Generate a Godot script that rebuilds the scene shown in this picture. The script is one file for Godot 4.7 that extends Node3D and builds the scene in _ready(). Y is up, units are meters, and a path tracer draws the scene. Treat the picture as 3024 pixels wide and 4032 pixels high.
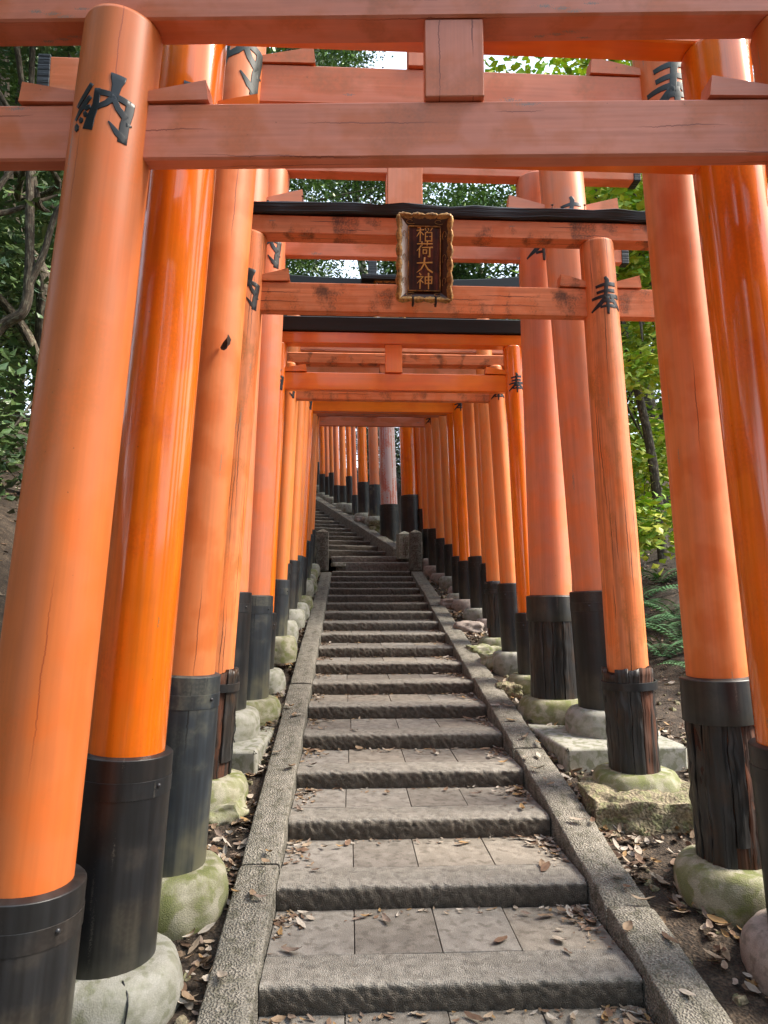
extends Node3D
# A flight of stone steps climbing through a tunnel of vermilion gates in a wood.
# Units are metres; the stairs climb towards -z; d below always means -z.

const SLOPE := 0.1785
const STAIR_L := -0.27
const STAIR_R := 0.915
const RUN := 0.499
const RISE := 0.0891
const D0 := 2.329

var rng := RandomNumberGenerator.new()
var M := {}
var names := {}
var wob := FastNoiseLite.new()


func _ready() -> void:
	rng.seed = 7411
	wob.seed = 5
	wob.frequency = 1.0
	wob.fractal_octaves = 3
	make_view()
	make_materials()
	make_terrain()
	make_stairs()
	make_upper_stairs()
	make_gates()
	make_plaques()
	make_stones()
	make_forest()
	make_litter()


# ------------------------------------------------------------------ view, light

func make_view() -> void:
	var cam := Camera3D.new()
	cam.name = "camera"
	cam.fov = 71.6
	cam.near = 0.05
	cam.far = 400.0
	cam.position = Vector3(0, 1.6, 0)
	cam.rotation = Vector3(deg_to_rad(6.5), deg_to_rad(-2.74), 0)
	add_child(cam)
	var we := WorldEnvironment.new()
	we.name = "world"
	var env := Environment.new()
	var sky := Sky.new()
	var sm := ProceduralSkyMaterial.new()
	sm.sky_top_color = Color(0.80, 0.88, 0.97)
	sm.sky_horizon_color = Color(0.93, 0.95, 0.97)
	sm.sky_curve = 0.2
	sm.ground_bottom_color = Color(0.22, 0.20, 0.16)
	sm.ground_horizon_color = Color(0.5, 0.5, 0.45)
	sm.energy_multiplier = 1.0
	sky.sky_material = sm
	env.background_mode = Environment.BG_SKY
	env.sky = sky
	env.background_energy_multiplier = 1.0
	env.tonemap_mode = Environment.TONE_MAPPER_LINEAR
	env.tonemap_exposure = 2.65
	env.sdfgi_enabled = true
	env.ssao_enabled = true
	env.ssil_enabled = true
	we.environment = env
	add_child(we)
	var sun := DirectionalLight3D.new()
	sun.name = "sun"
	sun.light_energy = 1.3
	sun.light_color = Color(1.0, 0.96, 0.9)
	sun.light_angular_distance = 22.0
	sun.shadow_enabled = true
	sun.rotation_degrees = Vector3(-46, 88, 0)
	add_child(sun)


# ------------------------------------------------------------------ naming

func numbered(called: String) -> String:
	var n: int = names.get(called, 0)
	names[called] = n + 1
	return called if n == 0 else "%s_%03d" % [called, n]

func tag(o: Node, label := "", category := "", group := "", kind := "") -> void:
	if label: o.set_meta("label", label)
	if category: o.set_meta("category", category)
	if group: o.set_meta("group", group)
	if kind: o.set_meta("kind", kind)

func thing(called: String, label: String, category: String, at := Vector3.ZERO, turn := 0.0, group := "") -> Node3D:
	var o := Node3D.new()
	o.name = numbered(called)
	o.position = at
	o.rotation.y = turn
	add_child(o)
	tag(o, label, category, group)
	return o

func obj(called: String, st: SurfaceTool, mat: Material, parent: Node = null) -> MeshInstance3D:
	var o := MeshInstance3D.new()
	o.mesh = st.commit()
	o.material_override = mat
	return put(called, o, parent)

func put(called: String, o: MeshInstance3D, parent: Node = null) -> MeshInstance3D:
	if parent == null:
		o.name = numbered(called)
		add_child(o)
	else:
		var n := 0
		var nm := called
		while parent.has_node(nm):
			n += 1
			nm = "%s_%03d" % [called, n]
		o.name = nm
		parent.add_child(o)
	return o


# ------------------------------------------------------------------ mesh helpers

func begin() -> SurfaceTool:
	var st := SurfaceTool.new()
	st.begin(Mesh.PRIMITIVE_TRIANGLES)
	return st

func vert(st: SurfaceTool, p: Vector3, uv: Vector2, n: Vector3) -> void:
	st.set_normal(n)
	st.set_uv(uv)
	st.add_vertex(p)

# a grid of points with normals worked out from the grid itself
func grid(st: SurfaceTool, pts: Array, uvs: Array, close_u := false, flip := false, cols_in := []) -> void:
	var rows := pts.size()
	var cols: int = pts[0].size()
	var nrm := []
	for j in rows:
		var line := PackedVector3Array()
		for i in cols:
			var i0 := i - 1
			var i1 := i + 1
			if close_u:
				if i0 < 0: i0 = cols - 2
				if i1 > cols - 1: i1 = 1
			else:
				i0 = maxi(i0, 0)
				i1 = mini(i1, cols - 1)
			var j0 := maxi(j - 1, 0)
			var j1 := mini(j + 1, rows - 1)
			var du: Vector3 = pts[j][i1] - pts[j][i0]
			var dv: Vector3 = pts[j1][i] - pts[j0][i]
			var n := du.cross(dv)
			if flip: n = -n
			line.append(n.normalized() if n.length() > 1e-9 else Vector3.UP)
		nrm.append(line)
	for j in rows - 1:
		for i in cols - 1:
			var q := [[j, i], [j, i + 1], [j + 1, i + 1], [j + 1, i]]
			var order := [0, 2, 1, 0, 3, 2]
			if flip: order = [0, 1, 2, 0, 2, 3]
			for k in order:
				var a: int = q[k][0]
				var b: int = q[k][1]
				if cols_in: st.set_color(cols_in[a][b])
				vert(st, pts[a][b], uvs[a][b], nrm[a][b])

func fan(st: SurfaceTool, ring: PackedVector3Array, n: Vector3, uvk := 1.0) -> void:
	var c := Vector3.ZERO
	for p in ring: c += p
	c /= ring.size()
	for i in ring.size():
		var a := ring[i]
		var b := ring[(i + 1) % ring.size()]
		if (a - c).cross(b - c).dot(n) > 0:
			var t := a
			a = b
			b = t
		for p in [c, a, b]:
			vert(st, p, Vector2(p.x + p.z * 0.37, p.y + p.z) * uvk, n)

# lathe about an axis that starts at foot and runs along dir; profile is [radius, height] pairs
func lathe(st: SurfaceTool, foot: Vector3, dir: Vector3, profile: Array, segs := 32, bump := 0.0, seed_at := 0.0, vs := 1.7, uo := 0.0, squash := 1.0, breaks := false) -> void:
	dir = dir.normalized()
	var bx := Vector3(1, 0, 0)
	bx = (bx - dir * bx.dot(dir)).normalized()
	var bz := bx.cross(dir).normalized()
	var chunks := []
	if breaks:
		for j in profile.size() - 1: chunks.append([profile[j], profile[j + 1]])
	else:
		chunks.append(profile)
	for ch in chunks:
		var pts := []
		var uvs := []
		for pr in ch:
			var line := PackedVector3Array()
			var ul := PackedVector2Array()
			for i in segs + 1:
				var a := TAU * (i % segs) / segs - PI / 2
				var r: float = pr[0]
				var h: float = pr[1]
				if bump > 0.0:
					var k := wob.get_noise_3d(cos(a) * 1.3 + seed_at, h * 4.0, sin(a) * 1.3 + seed_at * 0.7)
					r *= 1.0 + k * bump
				line.append(foot + dir * h + bx * cos(a) * r + bz * sin(a) * r * squash)
				ul.append(Vector2(float(i) / segs + uo, 1.0 - h / vs + uo * 0.61))
			pts.append(line)
			uvs.append(ul)
		grid(st, pts, uvs, true, true)

func disc(st: SurfaceTool, foot: Vector3, dir: Vector3, r: float, segs := 28) -> void:
	dir = dir.normalized()
	var bx := (Vector3(1, 0, 0) - dir * dir.x).normalized()
	var bz := bx.cross(dir).normalized()
	var ring := PackedVector3Array()
	for i in segs:
		var a := TAU * i / segs
		ring.append(foot + bx * cos(a) * r + bz * sin(a) * r)
	fan(st, ring, dir)

# box with chamfered edges; long axis x carries the grain
func bbox(st: SurfaceTool, size: Vector3, xf := Transform3D(), bev := 0.006, uo := Vector2.ZERO) -> void:
	var h := size / 2
	var b := minf(bev, minf(h.x, minf(h.y, h.z)) * 0.45)
	var faces := [[Vector3(1, 0, 0), Vector3(0, 0, -1), Vector3(0, 1, 0)], [Vector3(-1, 0, 0), Vector3(0, 0, 1), Vector3(0, 1, 0)], [Vector3(0, 1, 0), Vector3(1, 0, 0), Vector3(0, 0, -1)], [Vector3(0, -1, 0), Vector3(1, 0, 0), Vector3(0, 0, 1)], [Vector3(0, 0, 1), Vector3(1, 0, 0), Vector3(0, 1, 0)], [Vector3(0, 0, -1), Vector3(-1, 0, 0), Vector3(0, 1, 0)]]
	for f in faces:
		var n: Vector3 = f[0]
		var u: Vector3 = f[1]
		var v: Vector3 = f[2]
		var hu := absf(u.dot(h))
		var hv := absf(v.dot(h))
		var hn := absf(n.dot(h))
		var us := [-hu, -hu + b, hu - b, hu]
		var vs := [-hv, -hv + b, hv - b, hv]
		for j in 3:
			for i in 3:
				if (i != 1 and j != 1): continue
				var q := []
				for k in [[i, j], [i + 1, j], [i + 1, j + 1], [i, j + 1]]:
					var pu: float = us[k[0]]
					var pv: float = vs[k[1]]
					var eu: bool = k[0] == 0 or k[0] == 3
					var ev: bool = k[1] == 0 or k[1] == 3
					var off := 0.0
					if eu or ev: off = b * 0.5
					var p := u * pu + v * pv + n * (hn - off)
					if eu: p -= u * signf(pu) * b * 0.5
					if ev: p -= v * signf(pv) * b * 0.5
					var nn := n
					if eu: nn += u * signf(pu)
					if ev: nn += v * signf(pv)
					q.append([p, Vector2(pu, -pv), nn.normalized()])
				for k in [0, 2, 1, 0, 3, 2]:
					vert(st, xf * q[k][0], q[k][1] + uo, (xf.basis * q[k][2]).normalized())
	# corners
	for sx in [-1, 1]:
		for sy in [-1, 1]:
			for sz in [-1, 1]:
				var s := Vector3(sx, sy, sz)
				var c := s * h
				var m := b * 0.5
				var a1 := c - Vector3(m * sx, m * sy, b * sz)
				var a2 := c - Vector3(b * sx, m * sy, m * sz)
				var a3 := c - Vector3(m * sx, b * sy, m * sz)
				var n := s.normalized()
				var tri := [a1, a2, a3]
				if (a2 - a1).cross(a3 - a1).dot(n) > 0: tri = [a1, a3, a2]
				for p in tri: vert(st, xf * p, uo, (xf.basis * n).normalized())

# a long beam with chamfered section, ends lifted by `sori`; x runs along it, centred
func beam(st: SurfaceTool, x0: float, x1: float, y0: float, h: float, t: float, z: float, sori := 0.0, lean := 0.0, wav := 0.0, uo := Vector2.ZERO) -> void:
	var b := 0.006
	var sec := [Vector2(-t / 2 + b, 0), Vector2(t / 2 - b, 0), Vector2(t / 2, b), Vector2(t / 2 + lean, h - b), Vector2(t / 2 - b + lean, h), Vector2(-t / 2 + b - lean, h), Vector2(-t / 2 - lean, h - b), Vector2(-t / 2, b)]
	var nseg := 24 if (sori != 0.0 or wav > 0.0) else 2
	var xc := (x0 + x1) / 2
	var hw := (x1 - x0) / 2
	var ends := [PackedVector3Array(), PackedVector3Array()]
	for k in 8:
		var a: Vector2 = sec[k]
		var c: Vector2 = sec[(k + 1) % 8]
		var pts := [PackedVector3Array(), PackedVector3Array()]
		var uvs := [PackedVector2Array(), PackedVector2Array()]
		for i in nseg + 1:
			var x := lerpf(x0, x1, float(i) / nseg)
			var e := pow(absf(x - xc) / hw, 2.6) * sori
			var side := 0
			for p in [a, c]:
				var w := Vector2.ZERO
				if wav > 0.0:
					w.y = wob.get_noise_3d(x * 5.0, p.y * 20.0, z) * wav
					w.x = wob.get_noise_3d(x * 6.0 + 40.0, p.y * 30.0, z) * wav
				pts[side].append(Vector3(x, y0 + p.y + e + w.y, z + p.x + w.x))
				uvs[side].append(Vector2(x, -p.y if absf(a.x - c.x) < absf(a.y - c.y) else p.x) + uo)
				side += 1
			if i == 0: ends[0].append(pts[0][i])
			if i == nseg: ends[1].append(pts[0][i])
		grid(st, pts, uvs, false, false)
	fan(st, ends[0], Vector3(-1, 0, 0))
	fan(st, ends[1], Vector3(1, 0, 0))

# tapered tube through points
func tube(st: SurfaceTool, path: PackedVector3Array, radii: PackedFloat32Array, segs := 10, bump := 0.0, vs := 0.6) -> void:
	var pts := []
	var uvs := []
	var along := 0.0
	var side := Vector3.RIGHT
	for j in path.size():
		var t: Vector3 = path[mini(j + 1, path.size() - 1)] - path[maxi(j - 1, 0)]
		t = t.normalized()
		side = (side - t * side.dot(t))
		side = side.normalized() if side.length() > 0.01 else t.cross(Vector3.FORWARD).normalized()
		var other := t.cross(side)
		if j > 0: along += path[j].distance_to(path[j - 1])
		var line := PackedVector3Array()
		var ul := PackedVector2Array()
		for i in segs + 1:
			var a := TAU * (i % segs) / segs
			var r := radii[j]
			if bump > 0.0: r *= 1.0 + bump * wob.get_noise_3d(path[j].x * 3.0 + cos(a), path[j].y * 3.0, path[j].z * 3.0 + sin(a))
			line.append(path[j] + side * cos(a) * r + other * sin(a) * r)
			ul.append(Vector2(float(i) / segs, along / vs))
		pts.append(line)
		uvs.append(ul)
	grid(st, pts, uvs, true, false)
	var last := PackedVector3Array(pts[pts.size() - 1])
	last.remove_at(segs)
	fan(st, last, (path[path.size() - 1] - path[path.size() - 2]).normalized())

func spline(path: Array, radii: Array, steps := 6) -> Array:
	var op := PackedVector3Array()
	var orr := PackedFloat32Array()
	for j in path.size() - 1:
		var p0: Vector3 = path[maxi(j - 1, 0)]
		var p1: Vector3 = path[j]
		var p2: Vector3 = path[j + 1]
		var p3: Vector3 = path[mini(j + 2, path.size() - 1)]
		for k in steps:
			var t := float(k) / steps
			op.append(p1.cubic_interpolate(p2, p0, p3, t))
			orr.append(lerpf(radii[j], radii[j + 1], t))
	op.append(path[path.size() - 1])
	orr.append(radii[radii.size() - 1])
	return [op, orr]

# a rough rock: a rounded box or ball pushed about by noise
func rock(st: SurfaceTool, size: Vector3, boxy: float, rough: float, key: float, n := 10, fine := 0.0) -> void:
	for f in 6:
		var pts := []
		var uvs := []
		for j in n + 1:
			var line := PackedVector3Array()
			var ul := PackedVector2Array()
			for i in n + 1:
				var u := 2.0 * i / n - 1.0
				var v := 2.0 * j / n - 1.0
				var c: Vector3
				match f:
					0: c = Vector3(1, v, -u)
					1: c = Vector3(-1, v, u)
					2: c = Vector3(u, 1, -v)
					3: c = Vector3(u, -1, v)
					4: c = Vector3(u, v, 1)
					_: c = Vector3(-u, v, -1)
				var s := c.normalized()
				var p := s.lerp(c, boxy) * size / 2
				var k := wob.get_noise_3d(s.x * 1.6 + key, s.y * 1.6 - key, s.z * 1.6 + key * 0.3)
				var k2 := wob.get_noise_3d(p.x * 9.0 + key, p.y * 9.0, p.z * 9.0)
				p *= 1.0 + k * rough
				p += s * k2 * (rough * 0.09 + fine)
				line.append(p)
				ul.append(Vector2(u, v))
			pts.append(line)
			uvs.append(ul)
		grid(st, pts, uvs, false, false)


# ------------------------------------------------------------------ textures

func noise_bytes(w: int, h: int, seed_n: int, freq: float, oct := 4, sw := 0, sh := 0) -> PackedByteArray:
	var n := FastNoiseLite.new()
	n.seed = seed_n
	n.frequency = freq
	n.noise_type = FastNoiseLite.TYPE_SIMPLEX_SMOOTH
	n.fractal_octaves = oct
	var im: Image = n.get_seamless_image(sw if sw else w, sh if sh else h)
	im.convert(Image.FORMAT_L8)
	if sw or sh: im.resize(w, h, Image.INTERPOLATE_CUBIC)
	return im.get_data()

func ss(a: float, b: float, x: float) -> float:
	return smoothstep(a, b, x)

func tex(im: Image) -> ImageTexture:
	return ImageTexture.create_from_image(im)

# painted timber. along = true: grain runs with u (beams), else with v (posts)
func paint(w: int, h: int, base: Color, o: Dictionary) -> ImageTexture:
	var sd: int = o.get("seed", 1)
	var along: bool = o.get("along", false)
	var streak := noise_bytes(w, h, sd, 0.035, 4, (w / 32) if along else w, h if along else (h / 32))
	var fine := noise_bytes(w, h, sd + 1, 0.12, 2, (w / 24) if along else w, h if along else (h / 24))
	var blot := noise_bytes(w, h, sd + 2, 0.006, 4)
	var speck := noise_bytes(w, h, sd + 3, 0.10, 2)
	var drip := noise_bytes(w, h, sd + 4, 0.007, 5, w, maxi(8, h / 3))
	var s_amt: float = o.get("streak", 0.1)
	var b_amt: float = o.get("blot", 0.12)
	var stain: Color = o.get("stain", Color(0.16, 0.12, 0.07))
	var st_amt: float = o.get("stain_amt", 0.0)
	var peel: float = o.get("peel", 0.0)
	var grey: Color = o.get("under", Color(0.52, 0.48, 0.45))
	var spk: float = o.get("speck", 0.3)
	var grime: float = o.get("grime", 0.0)
	var warm: Color = o.get("warm", Color(base.r * 0.93, base.g * 0.85, base.b * 0.7))
	var out := PackedByteArray()
	out.resize(w * h * 3)
	for i in w * h:
		var s := streak[i] / 255.0
		var f := fine[i] / 255.0
		var b := blot[i] / 255.0
		var k := speck[i] / 255.0
		var c := base.lerp(warm, ss(0.35, 0.75, b))
		var m := 1.0 + (s - 0.5) * s_amt * 2.0 + (f - 0.5) * s_amt + (b - 0.5) * b_amt * 2.0
		var r := c.r * m
		var g := c.g * m
		var bl := c.b * m
		if st_amt > 0.0:
			var t := ss(0.42, 0.80, drip[i] / 255.0 * 0.60 + s * 0.16 + k * 0.24) * ss(0.36, 0.66, b) * st_amt
			r = lerpf(r, stain.r, t); g = lerpf(g, stain.g, t); bl = lerpf(bl, stain.b, t)
		if peel > 0.0:
			var t := ss(0.60, 0.64, s * 0.4 + k * 0.25 + b * 0.35 + (peel - 0.5) * 0.4)
			r = lerpf(r, grey.r, t); g = lerpf(g, grey.g, t); bl = lerpf(bl, grey.b, t)
		if grime > 0.0:
			var t := ss(0.70, 1.0, float(i / w) / h + (b - 0.5) * 0.35 + (s - 0.5) * 0.2) * grime
			r = lerpf(r, 0.37, t); g = lerpf(g, 0.36, t); bl = lerpf(bl, 0.29, t)
		if k > 0.93:
			var t := spk * (k - 0.93) * 14.0
			r = lerpf(r, 0.12, minf(t, 0.8)); g = lerpf(g, 0.06, minf(t, 0.8)); bl = lerpf(bl, 0.04, minf(t, 0.8))
		out[i * 3] = clampi(int(r * 255.0), 0, 255)
		out[i * 3 + 1] = clampi(int(g * 255.0), 0, 255)
		out[i * 3 + 2] = clampi(int(bl * 255.0), 0, 255)
	var im := Image.create_from_data(w, h, false, Image.FORMAT_RGB8, out)
	var lr := RandomNumberGenerator.new()
	lr.seed = sd
	var cc: Color = o.get("crack_color", Color(0.20, 0.08, 0.03))
	for n in int(o.get("cracks", 0)):
		var p := Vector2(lr.randf() * w, lr.randf() * h)
		var lgt := lr.randf_range(0.1, 0.4) * (w if along else h)
		var wide := lr.randf_range(0.6, 1.8)
		for q in int(lgt):
			if along: p += Vector2(1, lr.randf_range(-0.35, 0.35))
			else: p += Vector2(lr.randf_range(-0.35, 0.35), 1)
			var fade := 1.0 - absf(2.0 * q / lgt - 1.0)
			var rad := wide * fade
			for e in int(ceil(rad)) + 1:
				var x := posmod(int(p.x) + (0 if along else e), w)
				var y := posmod(int(p.y) + (e if along else 0), h)
				im.set_pixel(x, y, im.get_pixel(x, y).lerp(cc, clampf(fade * 1.3, 0.0, 0.85)))
	for n in int(o.get("flakes", 0)):
		var p := Vector2(lr.randf() * w, lr.randf() * h)
		var sx := lr.randf_range(10, 36) if along else lr.randf_range(2, 6)
		var sy := lr.randf_range(2, 5) if along else lr.randf_range(14, 60)
		for q in int(sx * sy * 1.2):
			var v := Vector2(lr.randfn() * sx * 0.4, lr.randfn() * sy * 0.4)
			var x := posmod(int(p.x + v.x), w)
			var y := posmod(int(p.y + v.y), h)
			im.set_pixel(x, y, grey.lerp(im.get_pixel(x, y), 0.15))
	return tex(im)

# blend of two or three colours by noise, for stone, earth, bark
func mottled(w: int, h: int, a: Color, b: Color, c: Color, o: Dictionary) -> Array:
	var sd: int = o.get("seed", 1)
	var n1 := noise_bytes(w, h, sd, o.get("f1", 0.012), 5)
	var n2 := noise_bytes(w, h, sd + 1, o.get("f2", 0.14), 3, o.get("sw", 0), o.get("sh", 0))
	var n3 := noise_bytes(w, h, sd + 2, o.get("f3", 0.02), 4)
	var g_amt: float = o.get("grain", 0.3)
	var c_lo: float = o.get("c_lo", 0.55)
	var c_hi: float = o.get("c_hi", 0.7)
	var lr := RandomNumberGenerator.new()
	lr.seed = sd
	var salt: float = o.get("salt", 0.1)
	var out := PackedByteArray()
	out.resize(w * h * 3)
	var hgt := PackedByteArray()
	hgt.resize(w * h)
	for i in w * h:
		var x := n1[i] / 255.0
		var g := n2[i] / 255.0
		var k := a.lerp(b, ss(0.3, 0.7, x))
		var t := ss(c_lo, c_hi, n3[i] / 255.0 * 0.8 + g * 0.2)
		k = k.lerp(c, t)
		var m := 1.0 + (g - 0.5) * 2.0 * g_amt + lr.randf_range(-salt, salt)
		out[i * 3] = clampi(int(k.r * m * 255.0), 0, 255)
		out[i * 3 + 1] = clampi(int(k.g * m * 255.0), 0, 255)
		out[i * 3 + 2] = clampi(int(k.b * m * 255.0), 0, 255)
		hgt[i] = clampi(int((g * 0.65 + x * 0.35) * 255.0), 0, 255)
	return [tex(Image.create_from_data(w, h, false, Image.FORMAT_RGB8, out)), tex(Image.create_from_data(w, h, false, Image.FORMAT_L8, hgt))]

func mat(called: String, rough: float, albedo: Texture2D = null, tint := Color.WHITE, scale := Vector3.ONE, height: Texture2D = null, depth := 0.0, tri := false) -> StandardMaterial3D:
	var m := StandardMaterial3D.new()
	m.resource_name = called
	m.roughness = rough
	m.albedo_color = tint
	if albedo: m.albedo_texture = albedo
	m.uv1_scale = scale
	if tri:
		m.uv1_triplanar = true
		m.uv1_world_triplanar = true
	if height:
		m.heightmap_enabled = true
		m.heightmap_texture = height
		m.heightmap_scale = depth
	M[called] = m
	return m

func make_materials() -> void:
	var salmon := Color(0.89, 0.525, 0.285)
	var orange := Color(0.95, 0.485, 0.095)
	var rosy := Color(0.865, 0.52, 0.37)
	# posts: u once round, v along
	var t := paint(512, 1024, salmon, {"seed": 11, "streak": 0.035, "blot": 0.045, "cracks": 2, "flakes": 1, "speck": 0.6, "crack_color": Color(0.62, 0.28, 0.15), "warm": Color(0.89, 0.49, 0.23)})
	mat("post_matte", 0.42, t)
	t = paint(512, 1024, Color(0.79, 0.425, 0.215), {"seed": 15, "streak": 0.035, "blot": 0.05, "cracks": 3, "flakes": 2, "speck": 0.9, "crack_color": Color(0.60, 0.27, 0.14), "warm": Color(0.79, 0.40, 0.175), "stain": Color(0.58, 0.38, 0.22), "stain_amt": 0.25})
	mat("post_deep", 0.42, t)
	t = paint(512, 1024, Color(0.87, 0.51, 0.285), {"seed": 21, "streak": 0.04, "blot": 0.05, "cracks": 9, "flakes": 14, "speck": 0.5, "crack_color": Color(0.45, 0.2, 0.1)})
	mat("post_flaked", 0.45, t)
	t = paint(512, 1024, orange, {"seed": 31, "streak": 0.07, "blot": 0.06, "speck": 0.8, "flakes": 1, "stain": Color(0.66, 0.30, 0.10), "stain_amt": 0.3, "warm": Color(0.94, 0.455, 0.08)})
	var g := mat("post_gloss", 0.22, t)
	g.clearcoat_enabled = true
	g.clearcoat = 0.7
	g.clearcoat_roughness = 0.06
	var g2 := mat("post_gloss_deep", 0.2, t, Color(0.94, 0.93, 0.9))
	g2.clearcoat_enabled = true
	g2.clearcoat = 0.7
	g2.clearcoat_roughness = 0.05
	t = paint(512, 1024, Color(0.87, 0.51, 0.30), {"seed": 41, "streak": 0.12, "blot": 0.12, "cracks": 34, "flakes": 8, "stain": Color(0.48, 0.36, 0.16), "stain_amt": 0.4, "speck": 0.5})
	mat("post_weathered", 0.5, t)
	t = paint(512, 1024, rosy, {"seed": 51, "streak": 0.04, "blot": 0.05, "cracks": 3, "flakes": 1, "speck": 0.5, "crack_color": Color(0.6, 0.28, 0.17), "warm": Color(0.87, 0.485, 0.30)})
	mat("post_rosy", 0.42, t)
	t = paint(512, 512, Color(0.83, 0.54, 0.49), {"seed": 61, "streak": 0.10, "blot": 0.08, "peel": 0.9, "under": Color(0.82, 0.76, 0.77), "speck": 0.2})
	mat("post_worn", 0.6, t)
	# beams: u along in metres
	var bh := tex(Image.create_from_data(512, 256, false, Image.FORMAT_L8, noise_bytes(512, 256, 77, 0.09, 3, 20, 256)))
	t = paint(1024, 512, Color(0.84, 0.50, 0.39), {"seed": 12, "along": true, "streak": 0.04, "blot": 0.05, "cracks": 6, "flakes": 9, "speck": 0.9, "stain": Color(0.60, 0.36, 0.26), "stain_amt": 0.35, "crack_color": Color(0.5, 0.24, 0.16)})
	mat("beam_matte", 0.45, t, Color.WHITE, Vector3(0.7, 1.4, 1), bh, 0.06)
	t = paint(512, 256, Color(0.95, 0.49, 0.10), {"seed": 32, "along": true, "streak": 0.04, "blot": 0.05, "speck": 0.2})
	g = mat("beam_gloss", 0.28, t, Color.WHITE, Vector3(0.7, 1.4, 1))
	g.clearcoat_enabled = true
	g.clearcoat = 0.5
	g.clearcoat_roughness = 0.1
	t = paint(1024, 512, Color(0.87, 0.51, 0.32), {"seed": 42, "along": true, "streak": 0.05, "blot": 0.06, "cracks": 12, "flakes": 9, "stain": Color(0.16, 0.12, 0.07), "stain_amt": 0.65, "speck": 0.8})
	mat("beam_stained", 0.55, t, Color.WHITE, Vector3(0.8, 1.5, 1), bh, 0.1)
	t = paint(512, 256, rosy, {"seed": 52, "along": true, "streak": 0.04, "blot": 0.05, "cracks": 4, "flakes": 2, "speck": 0.4, "stain": Color(0.45, 0.36, 0.22), "stain_amt": 0.25, "crack_color": Color(0.5, 0.24, 0.16)})
	mat("beam_rosy", 0.45, t, Color.WHITE, Vector3(0.7, 1.4, 1), bh, 0.05)
	# black paint
	t = paint(512, 512, Color(0.115, 0.118, 0.128), {"seed": 71, "streak": 0.3, "blot": 0.25, "warm": Color(0.115, 0.10, 0.095), "stain": Color(0.27, 0.255, 0.235), "stain_amt": 0.5, "speck": 0.0, "grime": 0.35, "flakes": 5, "under": Color(0.33, 0.31, 0.28)})
	mat("black_iron", 0.42, t)
	t = paint(512, 512, Color(0.175, 0.20, 0.225), {"seed": 81, "streak": 0.25, "blot": 0.2, "warm": Color(0.19, 0.20, 0.20), "stain": Color(0.38, 0.38, 0.33), "stain_amt": 0.7, "speck": 0.0, "grime": 0.9, "cracks": 8, "crack_color": Color(0.05, 0.05, 0.05)})
	mat("black_dusty", 0.5, t)
	t = paint(512, 512, Color(0.165, 0.16, 0.16), {"seed": 91, "streak": 0.45, "blot": 0.3, "warm": Color(0.13, 0.115, 0.105), "cracks": 50, "crack_color": Color(0.02, 0.02, 0.02), "stain": Color(0.31, 0.20, 0.12), "stain_amt": 0.5, "speck": 0.0})
	var wh := tex(Image.create_from_data(256, 256, false, Image.FORMAT_L8, noise_bytes(256, 256, 93, 0.08, 4, 256, 20)))
	mat("black_timber", 0.42, t, Color.WHITE, Vector3.ONE, wh, 0.5)
	t = paint(256, 256, Color(0.30, 0.165, 0.09), {"seed": 95, "streak": 0.5, "blot": 0.3, "cracks": 30, "crack_color": Color(0.05, 0.03, 0.02), "speck": 0.3})
	mat("rotten_timber", 0.85, t, Color.WHITE, Vector3.ONE, wh, 0.7)
	mat("ink_black", 0.35, null, Color(0.06, 0.068, 0.08))
	mat("ink_green", 0.5, null, Color(0.10, 0.15, 0.14))
	t = paint(512, 256, Color(0.115, 0.125, 0.145), {"seed": 73, "along": true, "streak": 0.4, "blot": 0.2, "speck": 0.0, "cracks": 20, "crack_color": Color(0.02, 0.02, 0.02)})
	mat("cover_black", 0.5, t, Color.WHITE, Vector3(0.8, 3, 1), bh, 0.25)
	mat("cover_dark", 0.55, t, Color(0.6, 0.6, 0.6), Vector3(0.8, 3, 1))
	mat("iron_bolt", 0.4, null, Color(0.25, 0.25, 0.26)).metallic = 0.6
	mat("rusty_iron", 0.7, null, Color(0.24, 0.14, 0.09))
	# stone
	var q := mottled(512, 512, Color(0.57, 0.55, 0.52), Color(0.515, 0.495, 0.465), Color(0.43, 0.41, 0.385), {"seed": 101, "f2": 0.22, "grain": 0.42, "salt": 0.12, "c_lo": 0.5, "c_hi": 0.8})
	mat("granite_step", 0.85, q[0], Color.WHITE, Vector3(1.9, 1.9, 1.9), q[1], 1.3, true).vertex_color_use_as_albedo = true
	q = mottled(512, 512, Color(0.505, 0.485, 0.46), Color(0.455, 0.435, 0.41), Color(0.38, 0.36, 0.335), {"seed": 111, "f2": 0.28, "grain": 0.18, "salt": 0.16, "c_lo": 0.5, "c_hi": 0.8})
	mat("granite_paver", 0.85, q[0], Color.WHITE, Vector3(1.7, 1.7, 1.7), q[1], 0.25, true)
	mat("granite_paver_dull", 0.88, q[0], Color(0.91, 0.90, 0.89), Vector3(1.7, 1.7, 1.7), q[1], 0.3, true)
	mat("granite_paver_warm", 0.85, q[0], Color(1.0, 0.985, 0.96), Vector3(1.5, 1.5, 1.5), q[1], 0.25, true)
	q = mottled(512, 512, Color(0.50, 0.48, 0.445), Color(0.43, 0.415, 0.38), Color(0.34, 0.33, 0.285), {"seed": 121, "f2": 0.13, "grain": 0.5, "salt": 0.16, "c_lo": 0.5, "c_hi": 0.72})
	mat("granite_kerb", 0.88, q[0], Color.WHITE, Vector3(1.5, 1.5, 1.5), q[1], 2.0, true)
	q = mottled(512, 512, Color(0.585, 0.58, 0.55), Color(0.52, 0.515, 0.475), Color(0.43, 0.435, 0.36), {"seed": 131, "f2": 0.2, "grain": 0.12, "salt": 0.06, "c_lo": 0.52, "c_hi": 0.68})
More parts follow.
